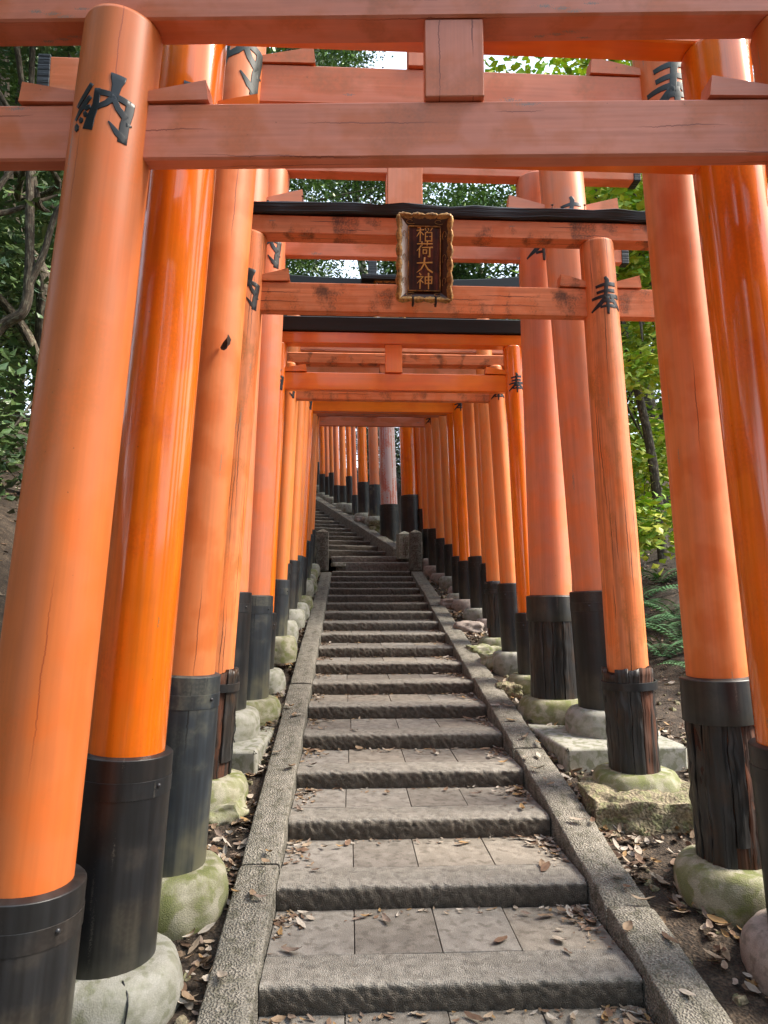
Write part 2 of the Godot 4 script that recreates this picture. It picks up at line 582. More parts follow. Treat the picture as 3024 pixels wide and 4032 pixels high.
	mat("base_pale", 0.8, q[0], Color.WHITE, Vector3(1.7, 1.7, 1.7), q[1], 0.15, true)
	q = mottled(512, 512, Color(0.60, 0.585, 0.52), Color(0.47, 0.46, 0.37), Color(0.40, 0.42, 0.25), {"seed": 141, "f2": 0.2, "grain": 0.22, "salt": 0.12, "c_lo": 0.46, "c_hi": 0.62, "f3": 0.012})
	mat("base_mossy", 0.92, q[0], Color.WHITE, Vector3(1.8, 1.8, 1.8), q[1], 0.35, true)
	q = mottled(512, 512, Color(0.60, 0.545, 0.51), Color(0.53, 0.48, 0.45), Color(0.44, 0.40, 0.36), {"seed": 151, "f2": 0.2, "grain": 0.14, "salt": 0.07})
	mat("base_warm", 0.75, q[0], Color.WHITE, Vector3(1.7, 1.7, 1.7), q[1], 0.15, true)
	q = mottled(512, 512, Color(0.52, 0.48, 0.40), Color(0.42, 0.38, 0.31), Color(0.43, 0.43, 0.31), {"seed": 161, "f2": 0.07, "grain": 0.4, "salt": 0.08, "c_lo": 0.5, "c_hi": 0.65})
	mat("rough_rock", 0.95, q[0], Color.WHITE, Vector3(1.5, 1.5, 1.5), q[1], 1.2, true)
	q = mottled(512, 512, Color(0.165, 0.13, 0.10), Color(0.22, 0.18, 0.14), Color(0.29, 0.245, 0.20), {"seed": 171, "f2": 0.15, "grain": 0.5, "salt": 0.15, "f1": 0.03})
	mat("earth", 0.95, q[0], Color.WHITE, Vector3(0.9, 0.9, 0.9), q[1], 1.5, true)
	q = mottled(256, 512, Color(0.42, 0.385, 0.34), Color(0.33, 0.30, 0.26), Color(0.50, 0.50, 0.45), {"seed": 181, "f2": 0.06, "sw": 256, "sh": 64, "grain": 0.35, "salt": 0.08, "c_lo": 0.55, "c_hi": 0.65})
	mat("bark", 0.9, q[0], Color.WHITE, Vector3(1, 1, 1), q[1], 0.8)
	mat("bark_dark", 0.9, q[0], Color(0.74, 0.70, 0.66), Vector3(1, 1, 1), q[1], 0.8)
	q = mottled(256, 512, Color(0.30, 0.145, 0.09), Color(0.20, 0.095, 0.06), Color(0.25, 0.115, 0.07), {"seed": 191, "f2": 0.08, "sw": 256, "sh": 16, "grain": 0.6, "salt": 0.04})
	mat("plaque_wood", 0.4, q[0], Color.WHITE, Vector3(2.2, 1.6, 1), q[1], 0.1)
	q = mottled(256, 256, Color(0.68, 0.52, 0.28), Color(0.52, 0.37, 0.18), Color(0.27, 0.19, 0.11), {"seed": 201, "f2": 0.1, "grain": 0.3, "salt": 0.05, "c_lo": 0.6, "c_hi": 0.75})
	mat("old_gold", 0.38, q[0], Color.WHITE, Vector3(3, 3, 3), null, 0.0, true).metallic = 0.35
	mat("pale_gold", 0.4, null, Color(0.84, 0.66, 0.34))
	mat("frame_lit_white", 0.5, null, Color(0.86, 0.84, 0.78))  # light on the frame, put into the colour
	mat("frame_brown", 0.45, null, Color(0.23, 0.125, 0.07))
	mat("dark_mortar", 0.95, null, Color(0.38, 0.345, 0.31))
	for k in [["leaf_evergreen", Color(1, 1, 1), 0.42, Color(0.05, 0.09, 0.015)], ["leaf_bright", Color(1, 1, 1), 0.5, Color(0.30, 0.42, 0.04)], ["leaf_dry", Color(1, 1, 1), 0.75, Color.BLACK]]:
		var m := mat(k[0], k[2], null, k[1])
		m.vertex_color_use_as_albedo = true
		m.cull_mode = BaseMaterial3D.CULL_DISABLED
		if k[3] != Color.BLACK:
			m.backlight_enabled = true
			m.backlight = k[3]


# ------------------------------------------------------------------ ground

func path_x(d: float) -> float:   # middle of the path
	if d < 11.2: return 0.32
	return 0.32 - 0.305 * (d - 11.2)

func path_h(d: float) -> float:
	if d < 0.0: return SLOPE * d
	if d < 11.2: return SLOPE * d
	return 1.999 + 0.29 * (minf(d, 18.0) - 11.2) + 0.16 * maxf(0.0, minf(d, 60.0) - 18.0)

func ground(x: float, d: float) -> float:
	var c := path_x(d)
	var h := path_h(d)
	var e := x - c
	var bank := 0.0
	if e > 2.0: bank = 0.25 * minf(e - 2.0, 4.0)
	if e < -1.55: bank = 0.75 * minf(-1.55 - e, 1.6) + 0.3 * clampf(-3.15 - e, 0.0, 12.0)
	return h + bank - 0.02

func terrain_y(x: float, d: float) -> float:
	var h := ground(x, d)
	var e := absf(x - path_x(d))
	h += wob.get_noise_2d(x * 1.3, d * 1.3) * 0.05 * ss(0.7, 1.6, e)
	h += wob.get_noise_2d(x * 0.2 + 9.0, d * 0.2) * 1.2 * ss(4.0, 14.0, e)
	if d > -6.0 and d < 19.0: h -= 0.35 * (1.0 - ss(0.62, 0.70, e))
	return h

func make_terrain() -> void:
	var xs := []
	var x := -120.0
	while x < 120.0:
		xs.append(x)
		var e := absf(x - 0.3)
		x += 0.07 if e < 2.2 else (0.25 if e < 6.0 else (1.2 if e < 20.0 else 8.0))
	var ds := []
	var d := -30.0
	while d < 160.0:
		ds.append(d)
		d += 4.0 if d < -6.0 else (0.5 if d < 0.5 else (0.16 if d < 19.0 else (1.0 if d < 40.0 else 8.0)))
	var pts := []
	var uvs := []
	for dd in ds:
		var line := PackedVector3Array()
		var ul := PackedVector2Array()
		for xx in xs:
			line.append(Vector3(xx, terrain_y(xx, dd), -dd))
			ul.append(Vector2(xx, dd))
		pts.append(line)
		uvs.append(ul)
	var st := begin()
	grid(st, pts, uvs, false, false)
	var o := obj("ground", st, M.earth)
	tag(o, "dark earth bank strewn with dead leaves under the gates and trees", "", "", "structure")


# ------------------------------------------------------------------ stairs

# a rough-hewn nosing stone, x along, origin at the middle of its upper front arris
func nosing(st: SurfaceTool, w: float, depth: float, rise: float, key: float, cols := 110) -> void:
	var sec := [Vector2(-depth, -0.001), Vector2(-depth * 0.6, 0.0), Vector2(-0.075, 0.0), Vector2(-0.05, -0.001), Vector2(-0.032, -0.002), Vector2(-0.018, -0.004), Vector2(-0.007, -0.006), Vector2(-0.001, -0.011), Vector2(0.001, -0.02), Vector2(0.002, -0.031), Vector2(0.003, -0.043), Vector2(0.002, -0.056), Vector2(0.0, -0.07), Vector2(-0.003, -0.084), Vector2(-0.006, -rise - 0.01), Vector2(-0.012, -rise - 0.05)]
	var pts := []
	var uvs := []
	var tint := []
	for j in sec.size():
		var line := PackedVector3Array()
		var ul := PackedVector2Array()
		var cl := PackedColorArray()
		for i in cols + 1:
			var x := lerpf(-w / 2, w / 2, float(i) / cols)
			var p: Vector2 = sec[j]
			var a := ss(-0.11, -0.03, p.x)
			var n1 := wob.get_noise_3d(x * 34.0 + key * 3.1, p.y * 60.0, p.x * 50.0 + key)
			var n2 := wob.get_noise_2d(x * 2.2 + key * 7.0, key)
			var z := p.x + a * (n1 * 0.011 + n2 * 0.008)
			var y := p.y + a * n1 * 0.005 + n2 * 0.004
			line.append(Vector3(x, y, z))
			ul.append(Vector2(x, p.y))
			# hewn face: shade painted in with dark lichen, the tread is worn pale
			var shade_and_dirt := ss(0.25, 0.8, a + wob.get_noise_2d(x * 5.0 + key, p.y * 20.0) * 0.25)
			cl.append(Color(0.95, 0.95, 0.94).lerp(Color(0.40, 0.365, 0.33), shade_and_dirt * ss(-0.008, -0.024, p.y)) * (1.0 + 0.35 * n1 * a))
		pts.append(line)
		uvs.append(ul)
		tint.append(cl)
	grid(st, pts, uvs, false, false, tint)

func make_stairs() -> void:
	var root := Node3D.new()
	root.name = "stone_stairs"
	add_child(root)
	tag(root, "worn granite steps with paved treads climbing between the gates", "", "", "structure")
	var w := STAIR_R - STAIR_L
	var xc := (STAIR_R + STAIR_L) / 2
	for n in range(-6, 18):
		var d := D0 + n * RUN + rng.randf_range(-0.012, 0.012)
		var y := SLOPE * D0 + n * RISE + 0.0
		var st := begin()
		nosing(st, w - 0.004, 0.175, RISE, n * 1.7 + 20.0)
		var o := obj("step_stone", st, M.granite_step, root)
		o.position = Vector3(xc, y, -d)
		o.rotation.y = rng.randf_range(-0.004, 0.004)
		# paving between this stone and the foot of the next one
		var depth := RUN - 0.175 + 0.01
		var cuts := [0.0, 0.23 + rng.randf_range(-0.02, 0.02), 0.475 + rng.randf_range(-0.02, 0.02), 0.715 + rng.randf_range(-0.02, 0.02), 1.0]
		for k in 4:
			var a: float = cuts[k] * w
			var b: float = cuts[k + 1] * w
			var sp := begin()
			bbox(sp, Vector3(b - a - 0.003, 0.08, depth - 0.003), Transform3D(), 0.0025)
			var pv := obj("paving_stone", sp, M[["granite_paver", "granite_paver_dull", "granite_paver_warm"][rng.randi() % 3]], root)
			pv.position = Vector3(STAIR_L + (a + b) / 2, y - 0.0415 + rng.randf_range(-0.002, 0.002), -d - 0.175 - depth / 2)
			pv.rotation = Vector3(rng.randf_range(-0.004, 0.004), 0, rng.randf_range(-0.003, 0.003))
	var bed := begin()   # earth and grit in the joints
	var pts := []
	var uvs := []
	for i in 2:
		var d := -1.5 if i == 0 else 11.0
		var line := PackedVector3Array()
		var ul := PackedVector2Array()
		for xx in [STAIR_L - 0.02, STAIR_R + 0.02]:
			line.append(Vector3(xx, SLOPE * d - 0.115, -d))
			ul.append(Vector2(xx, d))
		pts.append(line)
		uvs.append(ul)
	grid(bed, pts, uvs)
	obj("joint_bed", bed, M.dark_mortar, root)
	# kerbs: sloping stones either side
	var joints := [[-2.2, -0.9, 0.35, 1.55, 2.95, 4.62, 5.25, 6.6, 7.9, 9.3, 10.62], [-2.0, -0.7, 0.6, 1.72, 2.64, 4.05, 5.36, 6.8, 8.1, 9.4, 10.62]]
	for s in 2:
		var kerb := Node3D.new()
		kerb.name = ["left_kerb", "right_kerb"][s]
		add_child(kerb)
		tag(kerb, ["sloping granite kerb along the left edge of the steps", "sloping granite kerb along the right edge of the steps"][s], "", "", "structure")
		var x0: float = STAIR_L - 0.155 if s == 0 else STAIR_R + 0.002
		var x1: float = STAIR_L - 0.002 if s == 0 else STAIR_R + 0.165
		for k in joints[s].size() - 1:
			var sh := rng.randf_range(-0.006, 0.006)
			kerb_stone(kerb, Vector3(x0 + sh, 0, 0), Vector3(x1 + sh * 0.4, 0, 0), joints[s][k] + 0.004, joints[s][k + 1] - 0.004, SLOPE, 0.0, 0.028 + rng.randf_range(-0.010, 0.010), k * 3.3 + s * 17.0)

# x given at d = 0; shear moves it sideways with d
func kerb_stone(parent: Node, a: Vector3, b: Vector3, d0: float, d1: float, slope: float, shear: float, lift: float, key: float) -> void:
	var wd := b.x - a.x
	var sec := [Vector2(0, -0.3), Vector2(0, -0.05), Vector2(0.0, -0.008), Vector2(0.006, -0.001), Vector2(0.03, 0.0), Vector2(wd * 0.5, 0.001), Vector2(wd - 0.03, 0.0), Vector2(wd - 0.006, -0.001), Vector2(wd, -0.008), Vector2(wd, -0.05), Vector2(wd, -0.3)]
	var n := int(maxf(6, (d1 - d0) / 0.045))
	var pts := []
	var uvs := []
	var e0 := PackedVector3Array()
	var e1 := PackedVector3Array()
	for j in sec.size():
		var line := PackedVector3Array()
		var ul := PackedVector2Array()
		for i in n + 1:
			var d := lerpf(d0, d1, float(i) / n)
			var p: Vector2 = sec[j]
			var k := wob.get_noise_3d(d * 16.0, p.x * 30.0 + key, p.y * 30.0)
			var k2 := wob.get_noise_2d(d * 1.5 + key, p.x * 3.0)
			var endr := 0.016 * (1.0 - ss(0.0, 0.035, minf(d - d0, d1 - d)) * 1.0) + 0.01 * maxf(0.0, wob.get_noise_2d(d * 3.0, key + p.x * 9.0)) * ss(0.02, 0.0, minf(p.x, wd - p.x))
			line.append(Vector3(a.x + p.x + d * shear + k * 0.004, d * slope + p.y + lift + k * 0.005 + k2 * 0.003 - endr, -d))
			ul.append(Vector2(d, p.x + p.y))
		pts.append(line)
		uvs.append(ul)
		e0.append(line[0])
		e1.append(line[n])
	var st := begin()
	grid(st, pts, uvs, false, true)
	fan(st, e0, Vector3(0, 0, 1))
	fan(st, e1, Vector3(0, 0, -1))
	obj("kerb_stone", st, M.granite_kerb, parent)

func make_upper_stairs() -> void:
	var root := Node3D.new()
	root.name = "upper_stone_stairs"
	add_child(root)
	tag(root, "second flight of granite steps bending left beyond the two stone pillars", "", "", "structure")
	# two broad landing stones between the pillars
	var st := begin()
	nosing(st, 1.16, 0.5, 0.09, 3.0)
	var o := obj("step_stone", st, M.granite_paver, root)
	o.position = Vector3(0.36, 2.075, -11.02)
	st = begin()
	nosing(st, 1.25, 0.6, 0.11, 9.0)
	o = obj("step_stone", st, M.granite_paver, root)
	o.position = Vector3(0.33, 2.185, -11.36)
	st = begin()
	bbox(st, Vector3(0.2, 0.06, 0.22), Transform3D(Basis(Vector3.UP, 0.2), Vector3(-0.18, 2.03, -10.98)), 0.01)
	obj("loose_slab", st, M.base_pale, root)
	var turn := deg_to_rad(17.0)
	for k in 26:
		var d := 11.62 + k * 0.377
		var y := 2.185 + 0.1095 * (k + 1)
		st = begin()
		var yaw := turn + deg_to_rad(minf(k, 10) * 0.5)
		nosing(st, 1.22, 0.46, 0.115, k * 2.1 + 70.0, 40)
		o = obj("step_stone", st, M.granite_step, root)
		o.position = Vector3(path_x(d) - 0.165, y, -d)
		o.rotation.y = yaw
	for s in 2:
		var kerb := Node3D.new()
		kerb.name = ["upper_left_kerb", "upper_right_kerb"][s]
		add_child(kerb)
		tag(kerb, ["granite kerb on the left of the upper flight of steps", "pale granite kerb running up the right of the upper flight"][s], "", "", "structure")
		var off := 0.62 if s == 1 else -0.78
		# inner edge passes through (0.72, d 11.3) with a shift of -0.305 per metre
		var x_at0 := (0.74 if s == 1 else -0.62) + 0.305 * 11.3
		for k in 8:
			var a := 11.42 + k * 1.2
			kerb_stone(kerb, Vector3(x_at0, 0, 0), Vector3(x_at0 + 0.17, 0, 0), a + 0.004, a + 1.196, 0.29, -0.305, 2.262 - 11.3 * 0.29 + 0.03, k * 2.7 + s * 11.0 + 90.0)


# ------------------------------------------------------------------ lettering strokes
# each stroke: list of [x, y, half width]; x right, y down, in a unit box

const NOU := [
	[[0.27, 0.17, 0.035], [0.17, 0.33, 0.045], [0.03, 0.49, 0.035]],
	[[0.27, 0.38, 0.04], [0.14, 0.53, 0.05], [0.02, 0.70, 0.03]],
	[[0.12, 0.50, 0.02], [0.24, 0.55, 0.045], [0.29, 0.53, 0.03]],
	[[0.20, 0.62, 0.03], [0.23, 0.66, 0.042], [0.25, 0.68, 0.02]],
	[[0.12, 0.71, 0.03], [0.16, 0.75, 0.045], [0.18, 0.77, 0.02]],
	[[0.04, 0.80, 0.035], [0.07, 0.85, 0.055], [0.09, 0.89, 0.03]],
	[[0.39, 0.26, 0.05], [0.39, 0.50, 0.055], [0.33, 0.70, 0.07], [0.30, 0.86, 0.085]],
	[[0.37, 0.29, 0.05], [0.62, 0.31, 0.045], [0.90, 0.36, 0.055]],
	[[0.93, 0.35, 0.07], [0.92, 0.48, 0.07], [0.87, 0.72, 0.075], [0.86, 0.98, 0.075]],
	[[0.88, 0.95, 0.055], [0.76, 0.88, 0.05], [0.62, 0.74, 0.012]],
	[[0.69, 0.02, 0.12], [0.68, 0.14, 0.075], [0.66, 0.34, 0.055]],
	[[0.66, 0.34, 0.05], [0.55, 0.46, 0.045], [0.38, 0.56, 0.04]],
	[[0.66, 0.36, 0.045], [0.74, 0.50, 0.05], [0.86, 0.60, 0.06]],
	[[0.90, 0.70, 0.035], [0.98, 0.69, 0.012]]]
const HOU := [
	[[0.50, 0.02, 0.035], [0.55, 0.10, 0.06], [0.51, 0.28, 0.05], [0.46, 0.58, 0.045]],
	[[0.20, 0.26, 0.03], [0.50, 0.20, 0.035], [0.82, 0.19, 0.045]],
	[[0.22, 0.42, 0.03], [0.50, 0.37, 0.032], [0.78, 0.37, 0.042]],
	[[0.06, 0.57, 0.03], [0.50, 0.51, 0.038], [0.95, 0.52, 0.05]],
	[[0.46, 0.56, 0.045], [0.30, 0.72, 0.05], [0.01, 0.90, 0.02]],
	[[0.62, 0.53, 0.03], [0.78, 0.68, 0.055], [0.99, 0.85, 0.035]],
	[[0.37, 0.67, 0.025], [0.52, 0.65, 0.03], [0.68, 0.65, 0.035]],
	[[0.30, 0.81, 0.025], [0.52, 0.78, 0.03], [0.79, 0.79, 0.038]],
	[[0.53, 0.56, 0.045], [0.53, 0.80, 0.045], [0.52, 0.99, 0.03]]]
const INE := [
	[[0.38, 0.03, 0.02], [0.08, 0.14, 0.03]], [[0.02, 0.30, 0.03], [0.44, 0.24, 0.035]], [[0.23, 0.1, 0.035], [0.22, 0.97, 0.03]],
	[[0.22, 0.32, 0.035], [0.02, 0.66, 0.015]], [[0.24, 0.36, 0.02], [0.42, 0.55, 0.04]],
	[[0.88, 0.02, 0.02], [0.54, 0.10, 0.03]], [[0.52, 0.17, 0.03], [0.57, 0.30, 0.02]], [[0.70, 0.15, 0.03], [0.73, 0.28, 0.02]], [[0.95, 0.13, 0.03], [0.84, 0.30, 0.02]],
	[[0.66, 0.34, 0.03], [0.54, 0.46, 0.02]], [[0.54, 0.42, 0.03], [0.53, 0.95, 0.035]], [[0.64, 0.42, 0.025], [0.92, 0.40, 0.03], [0.92, 0.95, 0.035]], [[0.56, 0.66, 0.02], [0.68, 0.65, 0.02]], [[0.78, 0.65, 0.02], [0.90, 0.65, 0.02]], [[0.54, 0.92, 0.03], [0.92, 0.92, 0.03]]]
const NI := [
	[[0.05, 0.16, 0.03], [0.95, 0.13, 0.04]], [[0.33, 0.02, 0.035], [0.34, 0.26, 0.025]], [[0.66, 0.01, 0.035], [0.64, 0.26, 0.025]],
	[[0.28, 0.28, 0.035], [0.03, 0.58, 0.015]], [[0.19, 0.45, 0.035], [0.18, 0.97, 0.035]],
	[[0.34, 0.38, 0.03], [0.97, 0.35, 0.04]], [[0.80, 0.37, 0.04], [0.80, 0.94, 0.045], [0.68, 0.88, 0.015]],
	[[0.40, 0.50, 0.03], [0.41, 0.76, 0.03]], [[0.40, 0.52, 0.025], [0.62, 0.51, 0.03], [0.61, 0.74, 0.03]], [[0.41, 0.73, 0.025], [0.61, 0.72, 0.025]]]
const DAI := [
	[[0.05, 0.37, 0.03], [0.95, 0.32, 0.045]], [[0.50, 0.04, 0.05], [0.46, 0.42, 0.045], [0.30, 0.72, 0.035], [0.04, 0.94, 0.012]], [[0.50, 0.40, 0.03], [0.70, 0.74, 0.05], [0.97, 0.92, 0.05]]]
const KAMI := [
	[[0.20, 0.03, 0.03], [0.28, 0.14, 0.04]], [[0.05, 0.26, 0.03], [0.42, 0.23, 0.03], [0.06, 0.64, 0.015]], [[0.24, 0.46, 0.035], [0.23, 0.97, 0.035]], [[0.28, 0.46, 0.03], [0.42, 0.60, 0.035]],
	[[0.54, 0.24, 0.03], [0.55, 0.68, 0.035]], [[0.54, 0.26, 0.03], [0.94, 0.23, 0.035], [0.93, 0.66, 0.035]], [[0.55, 0.45, 0.025], [0.93, 0.43, 0.025]], [[0.55, 0.65, 0.028], [0.93, 0.63, 0.028]], [[0.74, 0.03, 0.045], [0.74, 0.98, 0.035]]]
const SHIN := [
	[[0.30, 0.02, 0.04], [0.04, 0.45, 0.02]], [[0.20, 0.32, 0.04], [0.20, 0.98, 0.04]], [[0.62, 0.02, 0.04], [0.68, 0.12, 0.03]], [[0.42, 0.20, 0.035], [0.96, 0.18, 0.035]], [[0.48, 0.34, 0.03], [0.90, 0.33, 0.03]], [[0.48, 0.48, 0.03], [0.90, 0.47, 0.03]], [[0.48, 0.62, 0.035], [0.49, 0.95, 0.035]], [[0.48, 0.63, 0.03], [0.88, 0.62, 0.03], [0.87, 0.93, 0.035]], [[0.48, 0.91, 0.03], [0.88, 0.90, 0.03]]]
const SHA := [
	[[0.20, 0.20, 0.03], [0.75, 0.17, 0.03]], [[0.47, 0.03, 0.035], [0.46, 0.36, 0.03]], [[0.05, 0.40, 0.03], [0.95, 0.36, 0.035]], [[0.82, 0.08, 0.035], [0.45, 0.48, 0.03], [0.05, 0.70, 0.015]], [[0.34, 0.56, 0.03], [0.34, 0.97, 0.03]], [[0.34, 0.57, 0.03], [0.78, 0.55, 0.03], [0.77, 0.95, 0.03]], [[0.34, 0.75, 0.025], [0.77, 0.74, 0.025]], [[0.34, 0.93, 0.03], [0.77, 0.92, 0.03]]]
const NAKA := [
	[[0.14, 0.24, 0.04], [0.17, 0.66, 0.04]], [[0.14, 0.25, 0.035], [0.86, 0.22, 0.04], [0.82, 0.62, 0.04]], [[0.17, 0.60, 0.035], [0.82, 0.58, 0.035]], [[0.50, 0.02, 0.05], [0.50, 0.99, 0.04]]]
const KYO := [
	[[0.50, 0.02, 0.04], [0.52, 0.14, 0.03]], [[0.08, 0.20, 0.03], [0.92, 0.17, 0.035]], [[0.28, 0.32, 0.03], [0.30, 0.54, 0.03]], [[0.28, 0.32, 0.03], [0.72, 0.31, 0.03], [0.70, 0.52, 0.03]], [[0.30, 0.52, 0.03], [0.70, 0.51, 0.03]], [[0.50, 0.54, 0.04], [0.50, 0.95, 0.04], [0.42, 0.90, 0.02]], [[0.30, 0.66, 0.035], [0.12, 0.90, 0.02]], [[0.68, 0.64, 0.03], [0.88, 0.88, 0.04]]]
const SAN := [[[0.18, 0.18, 0.035], [0.82, 0.15, 0.04]], [[0.24, 0.50, 0.035], [0.76, 0.48, 0.04]], [[0.06, 0.86, 0.035], [0.94, 0.84, 0.045]]]
const HIKARI := [[[0.50, 0.02, 0.04], [0.50, 0.40, 0.04]], [[0.20, 0.12, 0.03], [0.32, 0.32, 0.035]], [[0.82, 0.10, 0.035], [0.68, 0.32, 0.02]], [[0.06, 0.46, 0.03], [0.94, 0.43, 0.035]], [[0.38, 0.46, 0.04], [0.30, 0.76, 0.035], [0.06, 0.95, 0.015]], [[0.60, 0.46, 0.035], [0.61, 0.86, 0.04], [0.94, 0.88, 0.04], [0.95, 0.74, 0.02]]]
const YASHIRO := [[[0.22, 0.03, 0.03], [0.28, 0.14, 0.04]], [[0.05, 0.26, 0.03], [0.44, 0.24, 0.03], [0.06, 0.66, 0.015]], [[0.25, 0.46, 0.035], [0.24, 0.97, 0.035]], [[0.28, 0.46, 0.03], [0.42, 0.60, 0.035]], [[0.56, 0.36, 0.03], [0.92, 0.34, 0.035]], [[0.74, 0.08, 0.04], [0.73, 0.86, 0.04]], [[0.48, 0.88, 0.035], [0.99, 0.85, 0.04]]]

# raised strokes; place(x, y, lift) gives the point in the parent's space
func strokes(st: SurfaceTool, glyph: Array, place: Callable, lift: float, fat := 1.0) -> void:
	for s in glyph:
		var line := []
		for j in s.size() - 1:
			var steps := 5
			for k in steps + (1 if j == s.size() - 2 else 0):
				var t := float(k) / steps
				line.append([lerpf(s[j][0], s[j + 1][0], t), lerpf(s[j][1], s[j + 1][1], t), lerpf(s[j][2], s[j + 1][2], t) * fat])
		# square ends that reach half a stroke past the last point
		for e in [[0, 1], [-1, -2]]:
			var v: Vector2 = Vector2(line[e[0]][0] - line[e[1]][0], line[e[0]][1] - line[e[1]][1]).normalized() * line[e[0]][2] * 0.45
			line[e[0]][0] += v.x
			line[e[0]][1] += v.y
		var pts := []
		var uvs := []
		var prof := [[-1.0, -0.6], [-1.0, 0.75], [-0.86, 1.0], [0.0, 0.92], [0.86, 1.0], [1.0, 0.75], [1.0, -0.6]]
		for i in line.size():
			var a: Array = line[maxi(i - 1, 0)]
			var b: Array = line[mini(i + 1, line.size() - 1)]
			var t := Vector2(b[0] - a[0], b[1] - a[1]).normalized()
			var nn := Vector2(-t.y, t.x)
			var row := PackedVector3Array()
			var ur := PackedVector2Array()
			for p in prof:
				var q: Vector2 = Vector2(line[i][0], line[i][1]) + nn * p[0] * line[i][2]
				row.append(place.call(q.x, q.y, lift * p[1]))
				ur.append(q)
			pts.append(row)
			uvs.append(ur)
		# close the ends
		var first := PackedVector3Array()
		var last := PackedVector3Array()
		for p in prof:
			first.append(place.call(line[0][0], line[0][1], -lift * 0.6))
			last.append(place.call(line[-1][0], line[-1][1], -lift * 0.6))
		pts.push_front(first)
		uvs.push_front(uvs[0])
		pts.append(last)
		uvs.append(uvs[-1])
		grid(st, pts, uvs, false, false)


# ------------------------------------------------------------------ gates

